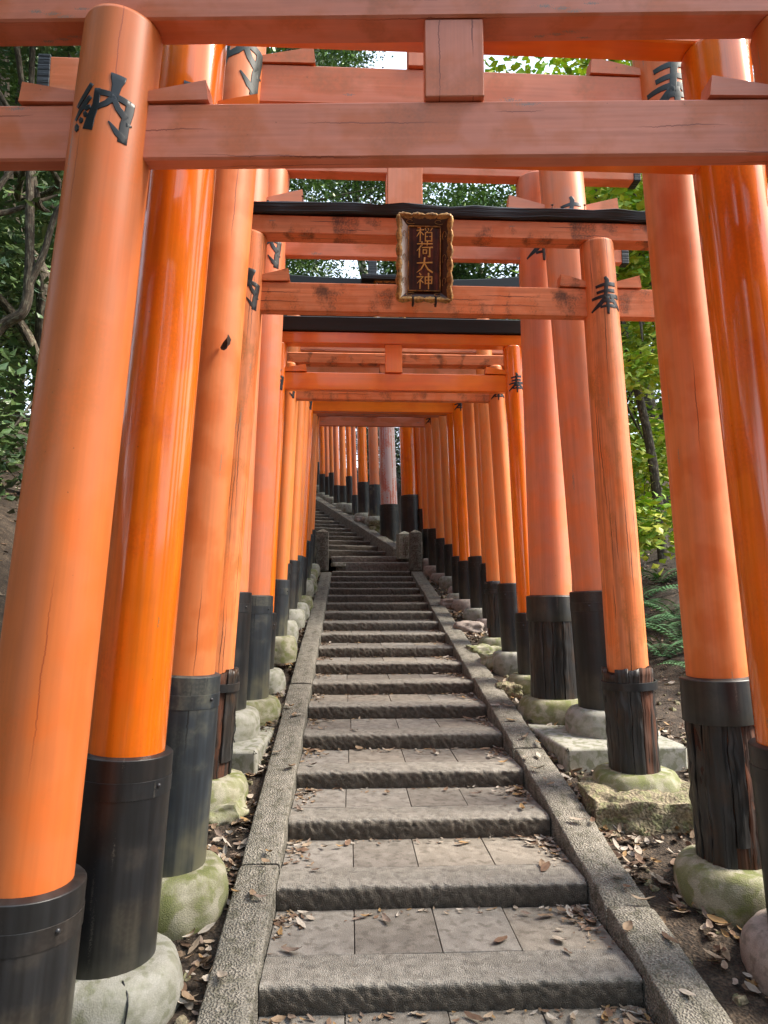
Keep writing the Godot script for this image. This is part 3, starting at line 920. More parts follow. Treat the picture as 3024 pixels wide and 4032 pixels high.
# one gate. All heights are world heights; x are world x for gates that face +z squarely
func gate(g: Dictionary) -> Node3D:
	var d: float = g.d
	var cx: float = (g.L[0] + g.R[0]) / 2
	var gy: float = minf(g.L[2], g.R[2]) - 0.12
	var root := thing("torii_gate", g.label, "torii gate", Vector3(cx, gy, -d), deg_to_rad(g.get("yaw", 0.0)), "vermilion gates over the stone stairs")
	var r: float = g.r
	var rt: float = r * g.get("taper", 0.92)
	var kb: float = g.kb - gy
	var kh: float = g.get("kh", 0.12)
	var nb: float = g.nb - gy
	var nh: float = g.nh
	var pm: StandardMaterial3D = M[g.paint]
	var bm: StandardMaterial3D = M[g.beam]
	var key := d * 3.7
	var tops := []
	for s in 2:
		var q: Array = g.L if s == 0 else g.R
		var lean: float = g.lean[s]
		var x: float = q[0] - cx
		var ty: float = q[1] - gy
		var by: float = q[2] - gy
		var dirv := Vector3(lean, 1, 0).normalized()
		var foot := Vector3(x - lean * (ty - by), by, 0)
		var len_t := (kb - 0.004 - by) / dirv.y
		var prof := []
		for k in 15:
			var t := k / 14.0
			prof.append([lerpf(r, rt, t), t * (len_t - 0.006)])
		prof.append([rt - 0.004, len_t + 0.006])
		prof.append([rt - 0.012, len_t + 0.011])
		prof.append([rt * 0.5, len_t + 0.013])
		prof.append([0.001, len_t + 0.013])
		var st := begin()
		var uo := rng.randf()
		lathe(st, foot, dirv, prof, 40, 0.0015 if g.paint.begins_with("post_gloss") else 0.006, key + s * 3.0, 1.7, uo)
		var post := obj("post", st, pm, root)
		tops.append(foot.x + dirv.x * len_t)
		# sleeve round the foot
		var sr: float = g.get("sr", r + 0.022)
		var sl := (ty - by) / dirv.y
		var kind: String = q[3] if q.size() > 3 else "black_iron"
		if kind == "staves":
			rotten_sleeve(root, foot, dirv, sr, sl, key + s, g.get("decay", 1.0), g.get("cap", false), r)
		else:
			st = begin()
			lathe(st, foot, dirv, [[sr * 1.0, 0.0], [sr, sl * 0.3], [sr, sl * 0.7], [sr, sl - 0.004], [sr - 0.004, sl], [r - 0.003, sl + 0.004]], 36, 0.004, key, 0.8, 0.0, 1.0)
			var slv := obj("post_sleeve", st, M[kind], root)
			for hgt in ([sl - 0.115] if sl > 0.3 else []):
				st = begin()
				lathe(st, foot + dirv * hgt, dirv, [[sr - 0.001, 0.0], [sr + 0.002, 0.001], [sr + 0.002, 0.05], [sr - 0.001, 0.051]], 36, 0.004, key, 0.8, uo + 0.3, 1.0, true)
				obj("metal_band", st, M[kind], slv)
				for a in [0.5, 2.2]:
					st = begin()
					var bp: Vector3 = foot + dirv * (hgt + 0.026) + Vector3(cos(a), 0, sin(a)) * (sr + 0.003)
					lathe(st, bp, Vector3(cos(a), 0.05, sin(a)), [[0.007, 0.0], [0.006, 0.003], [0.003, 0.005], [0.0005, 0.0055]], 10)
					obj("bolt", st, M.iron_bolt, slv)
		# stone foot
		var bs: Array = q[4] if q.size() > 4 else ["base_pale", 0.07, 0.2]
		var br: float = sr + bs[1]
		var bh: float = bs[2]
		st = begin()
		var y1 := foot.y + 0.004
		lathe(st, Vector3(foot.x, y1 - bh, 0), Vector3.UP, [[br * 0.93, 0.0], [br * 0.985, bh * 0.22], [br, bh * 0.45], [br * 0.985, bh * 0.66], [br * 0.93, bh * 0.84], [br * 0.86, bh * 0.94], [br * 0.76, bh * 0.985], [sr * 0.8, bh]], 44, 0.075, key * 1.3 + s * 5.0)
		var stone := obj("base_stone", st, M[bs[0]], root)
		if bs[0] == "base_pale" and d < 4.4 and s == 0:
			var cp := PackedVector3Array()
			var cr := PackedFloat32Array()
			for k in 9:
				var hh: float = bh * (0.99 - k * 0.11)
				var rr: float = br * [0.76, 0.90, 0.955, 0.985, 0.995, 1.0, 0.995, 0.985, 0.96][k] * (1.0 + 0.075 * wob.get_noise_3d(cos(1.15 - PI / 2) * 1.3 + key * 1.3, hh * 4.0, sin(1.15) * 1.3)) + 0.004
				var aa := 1.02 + wob.get_noise_2d(k * 3.1, key) * 0.10
				cp.append(Vector3(foot.x + cos(aa) * rr, y1 - bh + hh, sin(aa) * rr))
				cr.append(0.0026)
			st = begin()
			tube(st, cp, cr, 5)
			obj("crack", st, M.ink_black, stone)
		# carved character, sits on the post facing down the stairs
		if g.get("glyph", 1.0) > 0.0:
			var ch: float = g.get("ch", 0.2)
			var cy: float = g.get("cy", nb + nh + gy - 0.02) - gy
			if s == 1 and g.has("cyR"): cy = g.cyR - gy
			var t0 := (cy - foot.y) / dirv.y
			var rr := lerpf(r, rt, clampf(t0 / len_t, 0, 1))
			var cw := ch * (0.92 if s == 0 else 0.82)
			var turn: float = g.get("turn", 0.0)
			var bx := (Vector3(1, 0, 0) - dirv * dirv.x).normalized()
			var bz := bx.cross(dirv).normalized()
			var place := func(px: float, py: float, up: float) -> Vector3:
				var a := (px - 0.5) * cw / rr + turn
				return foot + dirv * (t0 + (0.5 - py) * ch) + (bx * sin(a) + bz * cos(a)) * (rr + up)
			st = begin()
			strokes(st, NOU if s == 0 else HOU, place, 0.0018 + 0.0003 * rng.randf(), 1.04 if s == 0 else 1.25)
			obj("carved_character", st, M[g.get("ink", "ink_black")], post)
	# beams
	var eL: float = g.get("eL", 0.42)
	var eR: float = g.get("eR", 0.42)
	var kt: float = g.get("kt", 0.1)
	var st := begin()
	var uo2 := Vector2(rng.randf() * 3, rng.randf() * 3)
	beam(st, tops[0] - eL - 0.1, tops[1] + eR + 0.1, kb, kh, kt, 0.0, g.get("sori", 0.0), 0.004, g.get("wavk", 0.0), uo2)
	obj("top_beam", st, M[g.get("kmat", g.beam)], root)
	for s in 2:
		st = begin()
		var xe: float = tops[0] - eL - 0.1 if s == 0 else tops[1] + eR + 0.1
		bbox(st, Vector3(0.05, kh + 0.012, kt + 0.02), Transform3D(Basis(), Vector3(xe, kb + kh / 2 + g.get("sori", 0.0), 0)), 0.004)
		obj("end_cap", st, M.cover_black, root)
	var cvh: float = g.get("cv", 0.08)
	var cov: MeshInstance3D
	if cvh > 0.0:
		st = begin()
		beam(st, tops[0] - eL - 0.16, tops[1] + eR + 0.16, kb + kh + 0.002, cvh, kt + 0.05, 0.0, g.get("sori", 0.0), 0.012, g.get("wav", 0.0), uo2)
		cov = obj("beam_cover", st, M[g.get("cmat", "cover_black")], root)
	for k in int(g.get("nails", 0)):
		st = begin()
		var nx := lerpf(tops[0] + 0.06, tops[1] + 0.05, (k + 0.5) / g.nails) + rng.randf_range(-0.06, 0.06)
		var nz := rng.randf_range(0.0, 0.07)
		var hh := rng.randf_range(0.02, 0.06)
		var fp := Vector3(nx, kb + kh + cvh - 0.005, nz)
		lathe(st, fp, Vector3(rng.randf_range(-0.08, 0.08), 1, 0), [[0.0022, 0.0], [0.0022, hh], [0.007, hh], [0.007, hh + 0.003], [0.0005, hh + 0.004]], 8)
		obj("nail", st, M.rusty_iron, cov)
	st = begin()
	var nt := 0.055
	beam(st, tops[0] - eL, tops[1] + eR, nb, nh, nt, 0.0, 0.0, 0.0, 0.0, uo2 + Vector2(1.3, 0.4))
	obj("tie_beam", st, bm, root)
	for s in 2:
		st = begin()
		var xe: float = tops[0] - eL if s == 0 else tops[1] + eR
		bbox(st, Vector3(0.05, nh + 0.01, nt + 0.012), Transform3D(Basis(), Vector3(xe, nb + nh / 2, 0)), 0.003)
		obj("end_cap", st, M.cover_black, root)
	if kb - nb - nh > 0.05 and g.get("strut", true):
		st = begin()
		var gx: float = g.get("gx", cx) - cx
		var gw: float = g.get("gw", 0.14)
		var gh := kb - nb - nh
		var xf := Transform3D(Basis(Vector3(0, -1, 0), Vector3(1, 0, 0), Vector3(0, 0, 1)), Vector3(gx, nb + nh + gh / 2, 0))
		bbox(st, Vector3(gh - 0.002, gw, nt + 0.03), xf, 0.004, uo2)
		obj("strut", st, bm, root)
	# wedges either side of each post, on the tie beam
	var ww: float = g.get("ww", 0.13)
	for s in 2:
		for o in [-1, 1]:
			var ax: float = lerpf(tops[s], (g.L[0] if s == 0 else g.R[0]) - cx, 0.06)
			st = begin()
			var x0: float = ax + o * (rt - 0.025)
			var x1: float = ax + o * (rt + ww)
			var h0 := 0.028
			var h1: float = g.get("wh", 0.062)
			wedge(st, x0, x1, nb + nh + 0.002, h0, h1, 0.03, nt + 0.014, uo2)
			obj("wedge", st, bm, root)
	return root

func wedge(st: SurfaceTool, x0: float, x1: float, y: float, h0: float, h1: float, tilt: float, t: float, uo: Vector2) -> void:
	var o := signf(x1 - x0)
	var A := [Vector3(x0, y, 0), Vector3(x1, y + tilt * 0.12, 0), Vector3(x1 - o * 0.008, y + h1, 0), Vector3(x0, y + h0, 0)]
	var f := []
	var b := []
	for p in A:
		f.append(p + Vector3(0, 0, t / 2))
		b.append(p - Vector3(0, 0, t / 2))
	var quads := [[f[0], f[1], f[2], f[3], Vector3(0, 0, 1)], [b[0], b[1], b[2], b[3], Vector3(0, 0, -1)], [f[3], f[2], b[2], b[3], Vector3(0, 1, 0)], [f[0], f[1], b[1], b[0], Vector3(0, -1, 0)], [f[1], f[2], b[2], b[1], Vector3(o, 0, 0)], [f[0], f[3], b[3], b[0], Vector3(-o, 0, 0)]]
	for q in quads:
		var n: Vector3 = q[4]
		var idx := [0, 1, 2, 0, 2, 3]
		if (q[1] - q[0]).cross(q[2] - q[0]).dot(n) > 0: idx = [0, 2, 1, 0, 3, 2]
		for k in idx: vert(st, q[k], Vector2(q[k].x, -q[k].y + q[k].z) + uo, n)

# an old timber sleeve: separate charred staves, some short, some worn to brown wood, and an iron band
func rotten_sleeve(root: Node3D, foot: Vector3, dirv: Vector3, sr: float, sl: float, key: float, decay: float, capped: bool, r: float) -> void:
	var lr := RandomNumberGenerator.new()
	lr.seed = int(key * 100)
	var bx := (Vector3(1, 0, 0) - dirv * dirv.x).normalized()
	var bz := bx.cross(dirv).normalized()
	var st := begin()
	lathe(st, foot, dirv, [[maxf(sr - 0.016, r + 0.004), 0.0], [maxf(sr - 0.016, r + 0.004), sl - 0.03], [0.02, sl - 0.028]], 24, 0.02, key, 0.8)
	var core := obj("post_sleeve", st, M.rotten_timber, root)
	var n := 11
	var a := 0.0
	for k in n:
		var wa := TAU / n * lr.randf_range(0.6, 1.4)
		if k == n - 1: wa = TAU - a
		var gap := lr.randf_range(0.004, 0.02)
		var top := sl - absf(lr.randfn()) * 0.016 * decay - (0.06 if capped else 0.0)
		var bot := 0.0
		if lr.randf() < 0.22 * decay: bot = lr.randf_range(0.0, 0.10)
		var rr := sr - absf(lr.randfn()) * 0.006 * decay
		var worn := lr.randf() < 0.16 * decay
		if worn: rr -= 0.009
		var rows := 14
		var pts := []
		var uvs := []
		var prof := [[0.0, -0.02], [0.0, -0.002], [0.05, 0.0], [0.35, 0.0], [0.65, 0.0], [0.95, 0.0], [1.0, -0.002], [1.0, -0.02]]
		for j in rows + 1:
			var h := lerpf(bot, top, float(j) / rows)
			var line := PackedVector3Array()
			var ul := PackedVector2Array()
			for p in prof:
				var aa: float = a + gap * 0.5 + (wa - gap) * p[0] + (0.0 if p[0] < 0.5 and k == 0 else 1.0) * wob.get_noise_2d(h * 5.0 + (k if p[0] < 0.5 else k + 1) * 9.0, key) * 0.06
				var r2: float = rr + p[1] + wob.get_noise_3d(k * 5.0 + key, h * 11.0, p[0] * 2.0) * 0.010 * decay
				var hh := h
				if j == rows: hh += wob.get_noise_2d(p[0] * 9.0, k * 7.0 + key) * 0.015 * decay
				line.append(foot + dirv * hh + (bx * cos(aa) + bz * sin(aa)) * r2)
				ul.append(Vector2((a + wa * p[0]) / TAU + key, 1.0 - h / 0.8))
			pts.append(line)
			uvs.append(ul)
		# cap the top
		var cap := PackedVector3Array()
		var cu := PackedVector2Array()
		for p in prof:
			cap.append(foot + dirv * (top - 0.004) + (bx * cos(a + wa / 2) + bz * sin(a + wa / 2)) * (rr - 0.03))
			cu.append(Vector2(0, 0))
		pts.append(cap)
		uvs.append(cu)
		st = begin()
		grid(st, pts, uvs, false, true)
		obj("stave", st, M.rotten_timber if worn else M.black_timber, core)
		a += wa
	st = begin()
	if capped:
		lathe(st, foot + dirv * (sl - 0.165), dirv, [[sr + 0.001, 0.0], [sr + 0.005, 0.002], [sr + 0.005, 0.060], [sr + 0.003, 0.063], [sr + 0.003, 0.159], [sr - 0.002, 0.165], [r - 0.003, 0.171]], 40, 0.004, key, 0.8)
	else:
		lathe(st, foot + dirv * (sl - 0.115), dirv, [[sr - 0.004, 0.0], [sr + 0.005, 0.002], [sr + 0.005, 0.038], [sr - 0.004, 0.04]], 40, 0.004, key, 0.8, 0.3, 1.0, true)
	obj("metal_band", st, M.black_iron, core)

func make_gates() -> void:
	var pale := ["base_pale", 0.085, 0.2]
	var moss := ["base_mossy", 0.085, 0.2]
	var warm := ["base_warm", 0.085, 0.2]
	var K := "black_iron"
	var D := "black_dusty"
	var S := "staves"
	var rows := [
		{"label": "nearest torii gate, salmon posts, carved character on its thick left post", "d": 1.85, "yaw": -3.5, "L": [-0.82, 0.885, 0.45, K, pale], "R": [1.40, 0.895, 0.42, K, warm], "r": 0.124, "taper": 0.86, "lean": [0.07, -0.066], "sr": 0.152, "kb": 3.2, "kh": 0.17, "kt": 0.1, "nb": 2.795, "nh": 0.167, "eL": 0.6, "eR": 0.6, "gx": 0.285, "gw": 0.165, "paint": "post_deep", "beam": "beam_matte", "ch": 0.178, "cy": 2.9, "turn": 0.14, "ww": 0.16},
		{"label": "glossy bright orange torii gate, second from the viewer", "d": 2.3, "L": [-0.689, 1.117, 0.521, K, pale], "R": [1.446, 1.117, 0.541, K, warm], "r": 0.118, "taper": 0.96, "sr": 0.142, "lean": [0.057, -0.059], "kb": 3.533, "kh": 0.17, "nb": 3.08, "nh": 0.15, "eL": 0.5, "eR": 0.4, "paint": "post_gloss_deep", "beam": "beam_gloss", "cy": 3.165},
		{"label": "tall matte salmon torii gate, third from the viewer, flaking left post, rotted right foot", "d": 2.75, "L": [-0.619, 1.301, 0.618, D, moss], "R": [1.429, 1.277, 0.60, S, moss], "r": 0.113, "taper": 0.95, "lean": [0.058, -0.044], "kb": 4.2, "nb": 3.6, "nh": 0.172, "paint": "post_flaked", "beam": "beam_rosy", "ink": "ink_green", "eL": 0.80, "ch": 0.3, "cy": 3.75, "cyR": 3.68, "ww": 0.2, "wh": 0.075, "decay": 1.3, "cap": true, "gx": 0.3},
		{"label": "weathered stained torii gate with black plank cover and a gilt plaque hung on it", "d": 3.55, "L": [-0.662, 1.251, 0.734, S, moss], "R": [1.389, 1.243, 0.739, S, moss], "r": 0.102, "taper": 0.86, "sr": 0.13, "lean": [0.061, -0.038], "kb": 3.445, "kh": 0.1, "kt": 0.1, "cv": 0.056, "wav": 0.014, "nb": 3.036, "nh": 0.158, "paint": "post_weathered", "beam": "beam_stained", "ch": 0.2, "cy": 3.13, "nails": 11, "decay": 0.9, "strut": true, "gx": 0.37, "wh": 0.07},
		{"label": "broad rosy torii gate with thick posts and pale strut, fifth from the viewer", "d": 4.25, "L": [-0.737, 1.607, 0.935, K, pale], "R": [1.487, 1.613, 0.927, K, pale], "r": 0.137, "taper": 1.0, "lean": [0.029, -0.052], "kb": 4.44, "kh": 0.13, "cv": 0.06, "sori": 0.13, "nb": 3.84, "nh": 0.184, "paint": "post_rosy", "beam": "beam_rosy", "ch": 0.25, "cy": 3.93, "ww": 0.22, "wh": 0.09, "gx": 0.335, "gw": 0.22, "eL": 0.86},
		{"label": "rosy torii gate with thick posts on split timber feet, sixth from the viewer", "d": 4.7, "L": [-0.659, 1.585, 0.933, D, moss], "R": [1.337, 1.581, 0.924, S, moss], "r": 0.138, "taper": 0.98, "lean": [0.03, -0.012], "kb": 4.51, "kh": 0.15, "nb": 3.903, "nh": 0.17, "eL": 0.55, "eR": 0.62, "paint": "post_rosy", "beam": "beam_rosy", "ch": 0.28, "cy": 3.92, "cyR": 4.0, "decay": 0.5, "cap": true, "gx": 0.335, "gw": 0.2},
		{"label": "slender glossy orange torii gate with black cover, seventh from the viewer", "d": 5.2, "L": [-0.62, 1.46, 1.06, K, pale], "R": [1.304, 1.456, 1.014, K, moss], "r": 0.0735, "taper": 0.98, "lean": [0.036, -0.037], "kb": 3.459, "kh": 0.086, "cv": 0.105, "cmat": "cover_dark", "nb": 3.106, "nh": 0.134, "paint": "post_gloss", "beam": "beam_gloss", "gx": 0.32, "gw": 0.128, "ch": 0.15, "cy": 3.17, "wh": 0.058, "ww": 0.15},
		{"label": "slender matte torii gate just behind the slender glossy one", "d": 5.65, "L": [-0.567, 1.703, 1.266, D, moss], "R": [1.273, 1.675, 1.141, K, pale], "r": 0.074, "lean": [0.04, -0.05], "kb": 3.45, "kh": 0.09, "cv": 0.0, "nb": 3.154, "nh": 0.13, "paint": "post_matte", "beam": "beam_stained", "ch": 0.15, "cy": 3.235, "gx": 0.3},
		{"label": "ninth torii gate, taller, with heavy black upcurved top over the half-hidden second plaque", "d": 6.35, "L": [-0.62, 1.86, 1.36, K, pale], "R": [1.309, 1.709, 1.208, S, moss], "r": 0.084, "lean": [0.042, -0.036], "kb": 4.13, "kh": 0.12, "kmat": "cover_dark", "cmat": "cover_dark", "cv": 0.23, "sori": 0.08, "nb": 3.805, "nh": 0.19, "strut": false, "paint": "post_matte", "beam": "beam_rosy", "decay": 0.4},
		{"label": "tenth torii gate up the stairs, thin dull posts", "d": 7.1, "L": [-0.60, 1.92, 1.44, K, pale], "R": [1.406, 1.896, 1.345, K, warm], "r": 0.08, "lean": [0.04, -0.04], "kb": 3.80, "kh": 0.13, "nb": 3.56, "nh": 0.13, "paint": "post_matte", "beam": "beam_rosy"},
		{"label": "orange satin torii gate, eleventh up the stairs, pale boulder feet", "d": 7.5, "L": [-0.602, 1.99, 1.5, D, pale], "R": [1.367, 1.985, 1.441, K, pale], "r": 0.094, "lean": [0.042, -0.041], "kb": 4.05, "nb": 3.67, "nh": 0.14, "paint": "post_matte", "beam": "beam_matte"},
		{"label": "glossy orange torii gate, twelfth up the stairs", "d": 8.0, "L": [-0.58, 2.0, 1.57, K, moss], "R": [1.325, 1.959, 1.527, K, warm], "r": 0.088, "lean": [0.04, -0.038], "kb": 4.02, "nb": 3.667, "nh": 0.16, "paint": "post_gloss", "beam": "beam_gloss", "ch": 0.18, "cy": 3.77},
		{"label": "thirteenth torii gate up the stairs, glossy thin posts", "d": 8.4, "L": [-0.59, 2.195, 1.75, K, pale], "R": [1.304, 2.031, 1.593, K, pale], "r": 0.084, "lean": [0.04, -0.038], "kb": 4.15, "nb": 3.75, "nh": 0.13, "paint": "post_gloss", "beam": "beam_gloss"},
		{"label": "fourteenth torii gate up the stairs, salmon posts", "d": 8.95, "L": [-0.58, 2.25, 1.78, D, moss], "R": [1.40, 2.2, 1.68, K, warm], "r": 0.085, "lean": [0.04, -0.04], "kb": 4.3, "nb": 3.88, "nh": 0.13, "paint": "post_matte", "beam": "beam_rosy"},
		{"label": "fifteenth torii gate up the stairs, orange posts on pale feet", "d": 9.5, "L": [-0.626, 2.34, 1.846, K, pale], "R": [1.37, 2.248, 1.818, K, pale], "r": 0.096, "lean": [0.04, -0.044], "kb": 4.4, "nb": 4.0, "nh": 0.13, "paint": "post_matte", "beam": "beam_matte"},
		{"label": "sixteenth torii gate up the stairs, just before the stone pillars", "d": 10.0, "L": [-0.63, 2.42, 1.93, D, moss], "R": [1.317, 2.366, 1.874, K, warm], "r": 0.098, "lean": [0.04, -0.04], "kb": 4.5, "nb": 4.12, "nh": 0.13, "paint": "post_matte", "beam": "beam_matte"},
		{"label": "rosy torii gate standing level with the two stone pillars, its pink beam closing the tunnel", "d": 10.4, "L": [-0.62, 2.52, 2.02, K, pale], "R": [1.254, 2.539, 1.993, K, warm], "r": 0.098, "lean": [0.04, -0.04], "kb": 4.5, "nb": 4.07, "nh": 0.14, "paint": "post_matte", "beam": "beam_rosy"},
		{"label": "torii gate immediately beyond the two stone pillars", "d": 10.95, "L": [-0.68, 2.6, 2.15, K, pale], "R": [1.231, 2.585, 2.124, K, warm], "r": 0.098, "lean": [0.04, -0.04], "kb": 4.75, "nb": 4.35, "nh": 0.13, "paint": "post_matte", "beam": "beam_matte"},
		{"label": "orange torii gate over the landing at the foot of the upper flight", "d": 11.4, "yaw": 6.0, "L": [-0.74, 2.95, 2.4, K, pale], "R": [1.211, 2.959, 2.415, K, warm], "r": 0.096, "lean": [0.04, -0.04], "kb": 5.0, "nb": 4.6, "nh": 0.13, "paint": "post_matte", "beam": "beam_matte"},
	]
	# upper flight, right posts stand beside the kerb that bends left: [d, x, sleeve top, foot, radius, paint, label]
	var up := [
		[11.6, 0.995, 3.196, 2.364, 0.155, "post_gloss", "thick glossy orange torii gate at the bend beyond the right stone pillar", K],
		[12.4, 0.683, 3.141, 2.478, 0.15, "post_worn", "worn torii gate with paint bleached to grey pink at the bend", K],
		[13.4, 0.462, 3.645, 3.035, 0.098, "post_rosy", "rosy torii gate on the upper flight, next above the bleached one", D],
		[14.0, 0.254, 3.786, 3.164, 0.098, "post_gloss", "glossy orange torii gate on the upper flight beside a thin wooden stake", K],
		[14.3, 0.096, 3.571, 3.145, 0.05, "post_rosy", "thinnest torii gate on the upper flight, rosy narrow posts", D],
		[14.7, -0.020, 4.022, 3.443, 0.058, "post_gloss", "orange torii gate right behind the thinnest one on the upper flight", K],
		[15.2, -0.151, 3.892, 3.516, 0.074, "post_matte", "salmon torii gate with short black feet halfway up the upper flight", K],
		[15.7, -0.298, 3.978, 3.567, 0.066, "post_rosy", "dull rosy torii gate left of the salmon one on the upper flight", K],
		[16.2, -0.421, 4.349, 3.776, 0.062, "post_matte", "torii gate with tall black foot in the upper third of the upper flight", K],
		[16.7, -0.541, 4.335, 3.885, 0.056, "post_rosy", "third torii gate from the top of those in sight on the upper flight", K],
		[17.2, -0.675, 4.479, 4.015, 0.08, "post_gloss", "second torii gate from the top of those in sight, glossy orange", K],
		[17.9, -0.848, 4.903, 4.308, 0.068, "post_matte", "last torii gate in sight at the top of the upper flight", K],
	]
	for g in rows: gate(g)
	for u in up:
		var yaw := 17.0
		var dirx := cos(deg_to_rad(yaw))
		var dirz := sin(deg_to_rad(yaw))
		var half := 0.99
		var cxx: float = u[1] - half * dirx
		var cd: float = u[0] - half * dirz
		gate({"label": u[6], "d": cd, "yaw": yaw, "L": [cxx - half, u[2], u[3], u[7], pale], "R": [cxx + half, u[2], u[3], u[7], pale], "r": u[4], "lean": [0.035, -0.035], "kb": u[3] + 2.75, "nb": u[3] + 2.38, "nh": 0.13, "paint": u[5], "beam": "beam_gloss" if u[5] == "post_gloss" else "beam_rosy", "glyph": 0.0})


# ------------------------------------------------------------------ plaques

func plaque(label: String, at: Vector3, w: float, h: float, tilt: float, letters: bool) -> void:
	var root := thing("shrine_plaque", label, "plaque", at)
	root.rotation.x = tilt
	var fw := 0.05
	# panel
	var st := begin()
	bbox(st, Vector3(w - fw * 1.9, h - fw * 1.9, 0.02), Transform3D(), 0.003, Vector2(0.2, 0.1))
	var panel := obj("panel", st, M.plaque_wood, root)
	# thin gilt line round the panel
	for s in [[0, 1], [0, -1], [1, 0], [-1, 0]]:
		st = begin()
		var horiz: bool = s[1] != 0
		bbox(st, Vector3(w - fw * 2.0 if horiz else 0.006, 0.006 if horiz else h - fw * 2.0, 0.012), Transform3D(Basis(), Vector3(s[0] * (w / 2 - fw), s[1] * (h / 2 - fw), 0.012)), 0.001)
		obj("gilt_border", st, M.old_gold, panel)
	# flared frame with a scalloped gilded rim
	for s in 4:
		var horiz := s < 2
		var sg := 1.0 if s % 2 == 0 else -1.0
		var lng := (w if horiz else h) / 2
		var n := 44
		var rows := []
		var uvs := []
		var rim := []
		var rimu := []
		for j in 4:
			rows.append(PackedVector3Array())
			uvs.append(PackedVector2Array())
		for j in 5:
			rim.append(PackedVector3Array())
			rimu.append(PackedVector2Array())
		for i in n + 1:
			var t := 2.0 * i / n - 1.0
			var lobes := 4.0 if horiz else 6.0
			var sc := 0.010 * absf(sin((t * 0.5 + 0.5) * lobes * PI)) + 0.004 * absf(sin((t * 0.5 + 0.5) * lobes * 3.0 * PI))
			var along := [t * (lng - fw * 0.98), t * (lng - fw * 0.75), t * (lng - 0.012), t * (lng + sc * 0.3)]
			var outw := [-fw, -fw * 0.85, -0.010, sc * 0.5]
			var up := [0.004, 0.006, 0.030, 0.036]
			for j in 4:
				rows[j].append(frame_pt(horiz, sg, along[j], outw[j], up[j], w, h))
				uvs[j].append(Vector2(t * lng, outw[j]))
			var ro := [[-0.010 - sc * 0.7, 0.028], [-0.005, 0.040], [sc * 0.7 + 0.001, 0.038], [sc + 0.003, 0.028], [sc * 0.4, 0.0]]
			for j in 5:
				rim[j].append(frame_pt(horiz, sg, t * (lng + ro[j][0]), ro[j][0], ro[j][1], w, h))
				rimu[j].append(Vector2(t * lng, ro[j][0]))
		st = begin()
		grid(st, rows, uvs, false, sg < 0)
		var fr := obj("frame", st, M.frame_lit_white if s == 3 else M.frame_brown, root)  # left bevel made white to stand for the light it catches
		st = begin()
		grid(st, rim, rimu, false, sg < 0)
		obj("gilded_rim", st, M.old_gold, fr)
		# scroll ornaments
		for k in (2 if horiz else 3):
			var pos := lerpf(-0.55, 0.55, (k + 0.0) / (1.0 if horiz else 2.0)) * lng
			st = begin()
			var pth := []
			for q in 12:
				var a := q * 0.5
				var rr := 0.004 + q * 0.0011
				pth.append(frame_pt(horiz, sg, pos + cos(a) * rr * 1.8, -0.028 + sin(a) * rr * 0.8, 0.022 + sin(a) * rr * 0.4, w, h))
			var rd := PackedFloat32Array()
			for q in 12: rd.append(0.0016)
			tube(st, PackedVector3Array(pth), rd, 5)
			obj("scroll", st, M.old_gold, fr)
	if letters:
		var k := 0
		for gl in [INE, NI, DAI, KAMI]:
			var cw := 0.085
			var chh := 0.083
			var cy := h * 0.295 - k * h * 0.186
			var place := func(px: float, py: float, up: float) -> Vector3:
				return Vector3((px - 0.5) * cw + 0.002, cy + (0.5 - py) * chh, 0.0105 + up)
			st = begin()
			strokes(st, gl, place, 0.003, 1.0)
			obj("gilt_character", st, M.pale_gold, panel)
			k += 1
	# iron hooks at the foot
	for s in [-1, 1]:
		st = begin()
		tube(st, PackedVector3Array([Vector3(s * w * 0.22, -h / 2 + 0.012, 0.04), Vector3(s * w * 0.22, -h / 2 - 0.02, 0.038), Vector3(s * w * 0.22, -h / 2 - 0.028, 0.02), Vector3(s * w * 0.22, -h / 2 - 0.01, -0.01)]), PackedFloat32Array([0.005, 0.006, 0.006, 0.005]), 6)
		obj("hook", st, M.ink_black, root)

func frame_pt(horiz: bool, sg: float, along: float, outw: float, up: float, w: float, h: float) -> Vector3:
	if horiz: return Vector3(along, sg * (h / 2 + outw), up)
	return Vector3(sg * (w / 2 + outw), -along, up)

func make_plaques() -> void:
	plaque("brown plaque in scalloped gilt frame with four gold characters, on the stained gate", Vector3(0.368, 3.285, -3.43), 0.262, 0.425, 0.13, true)
	plaque("half-hidden plaque with pale gilt corners under the black upcurved gate top", Vector3(0.349, 4.245, -6.24), 0.27, 0.38, 0.1, false)
	var hood := thing("plaque_hood", "small black hood over the half-hidden plaque", "hood", Vector3(0.36, 4.445, -6.18))
	var st := begin()
	bbox(st, Vector3(0.54, 0.04, 0.16), Transform3D(Basis(Vector3.RIGHT, 0.2), Vector3(0, 0, 0)), 0.004)
	obj("canopy", st, M.cover_black, hood)
	st = begin()
	bbox(st, Vector3(0.08, 0.34, 0.06), Transform3D(Basis(), Vector3(-0.17, 0.18, -0.02)), 0.004)
	obj("bracket", st, M.cover_black, hood)


# ------------------------------------------------------------------ stones beside the stairs

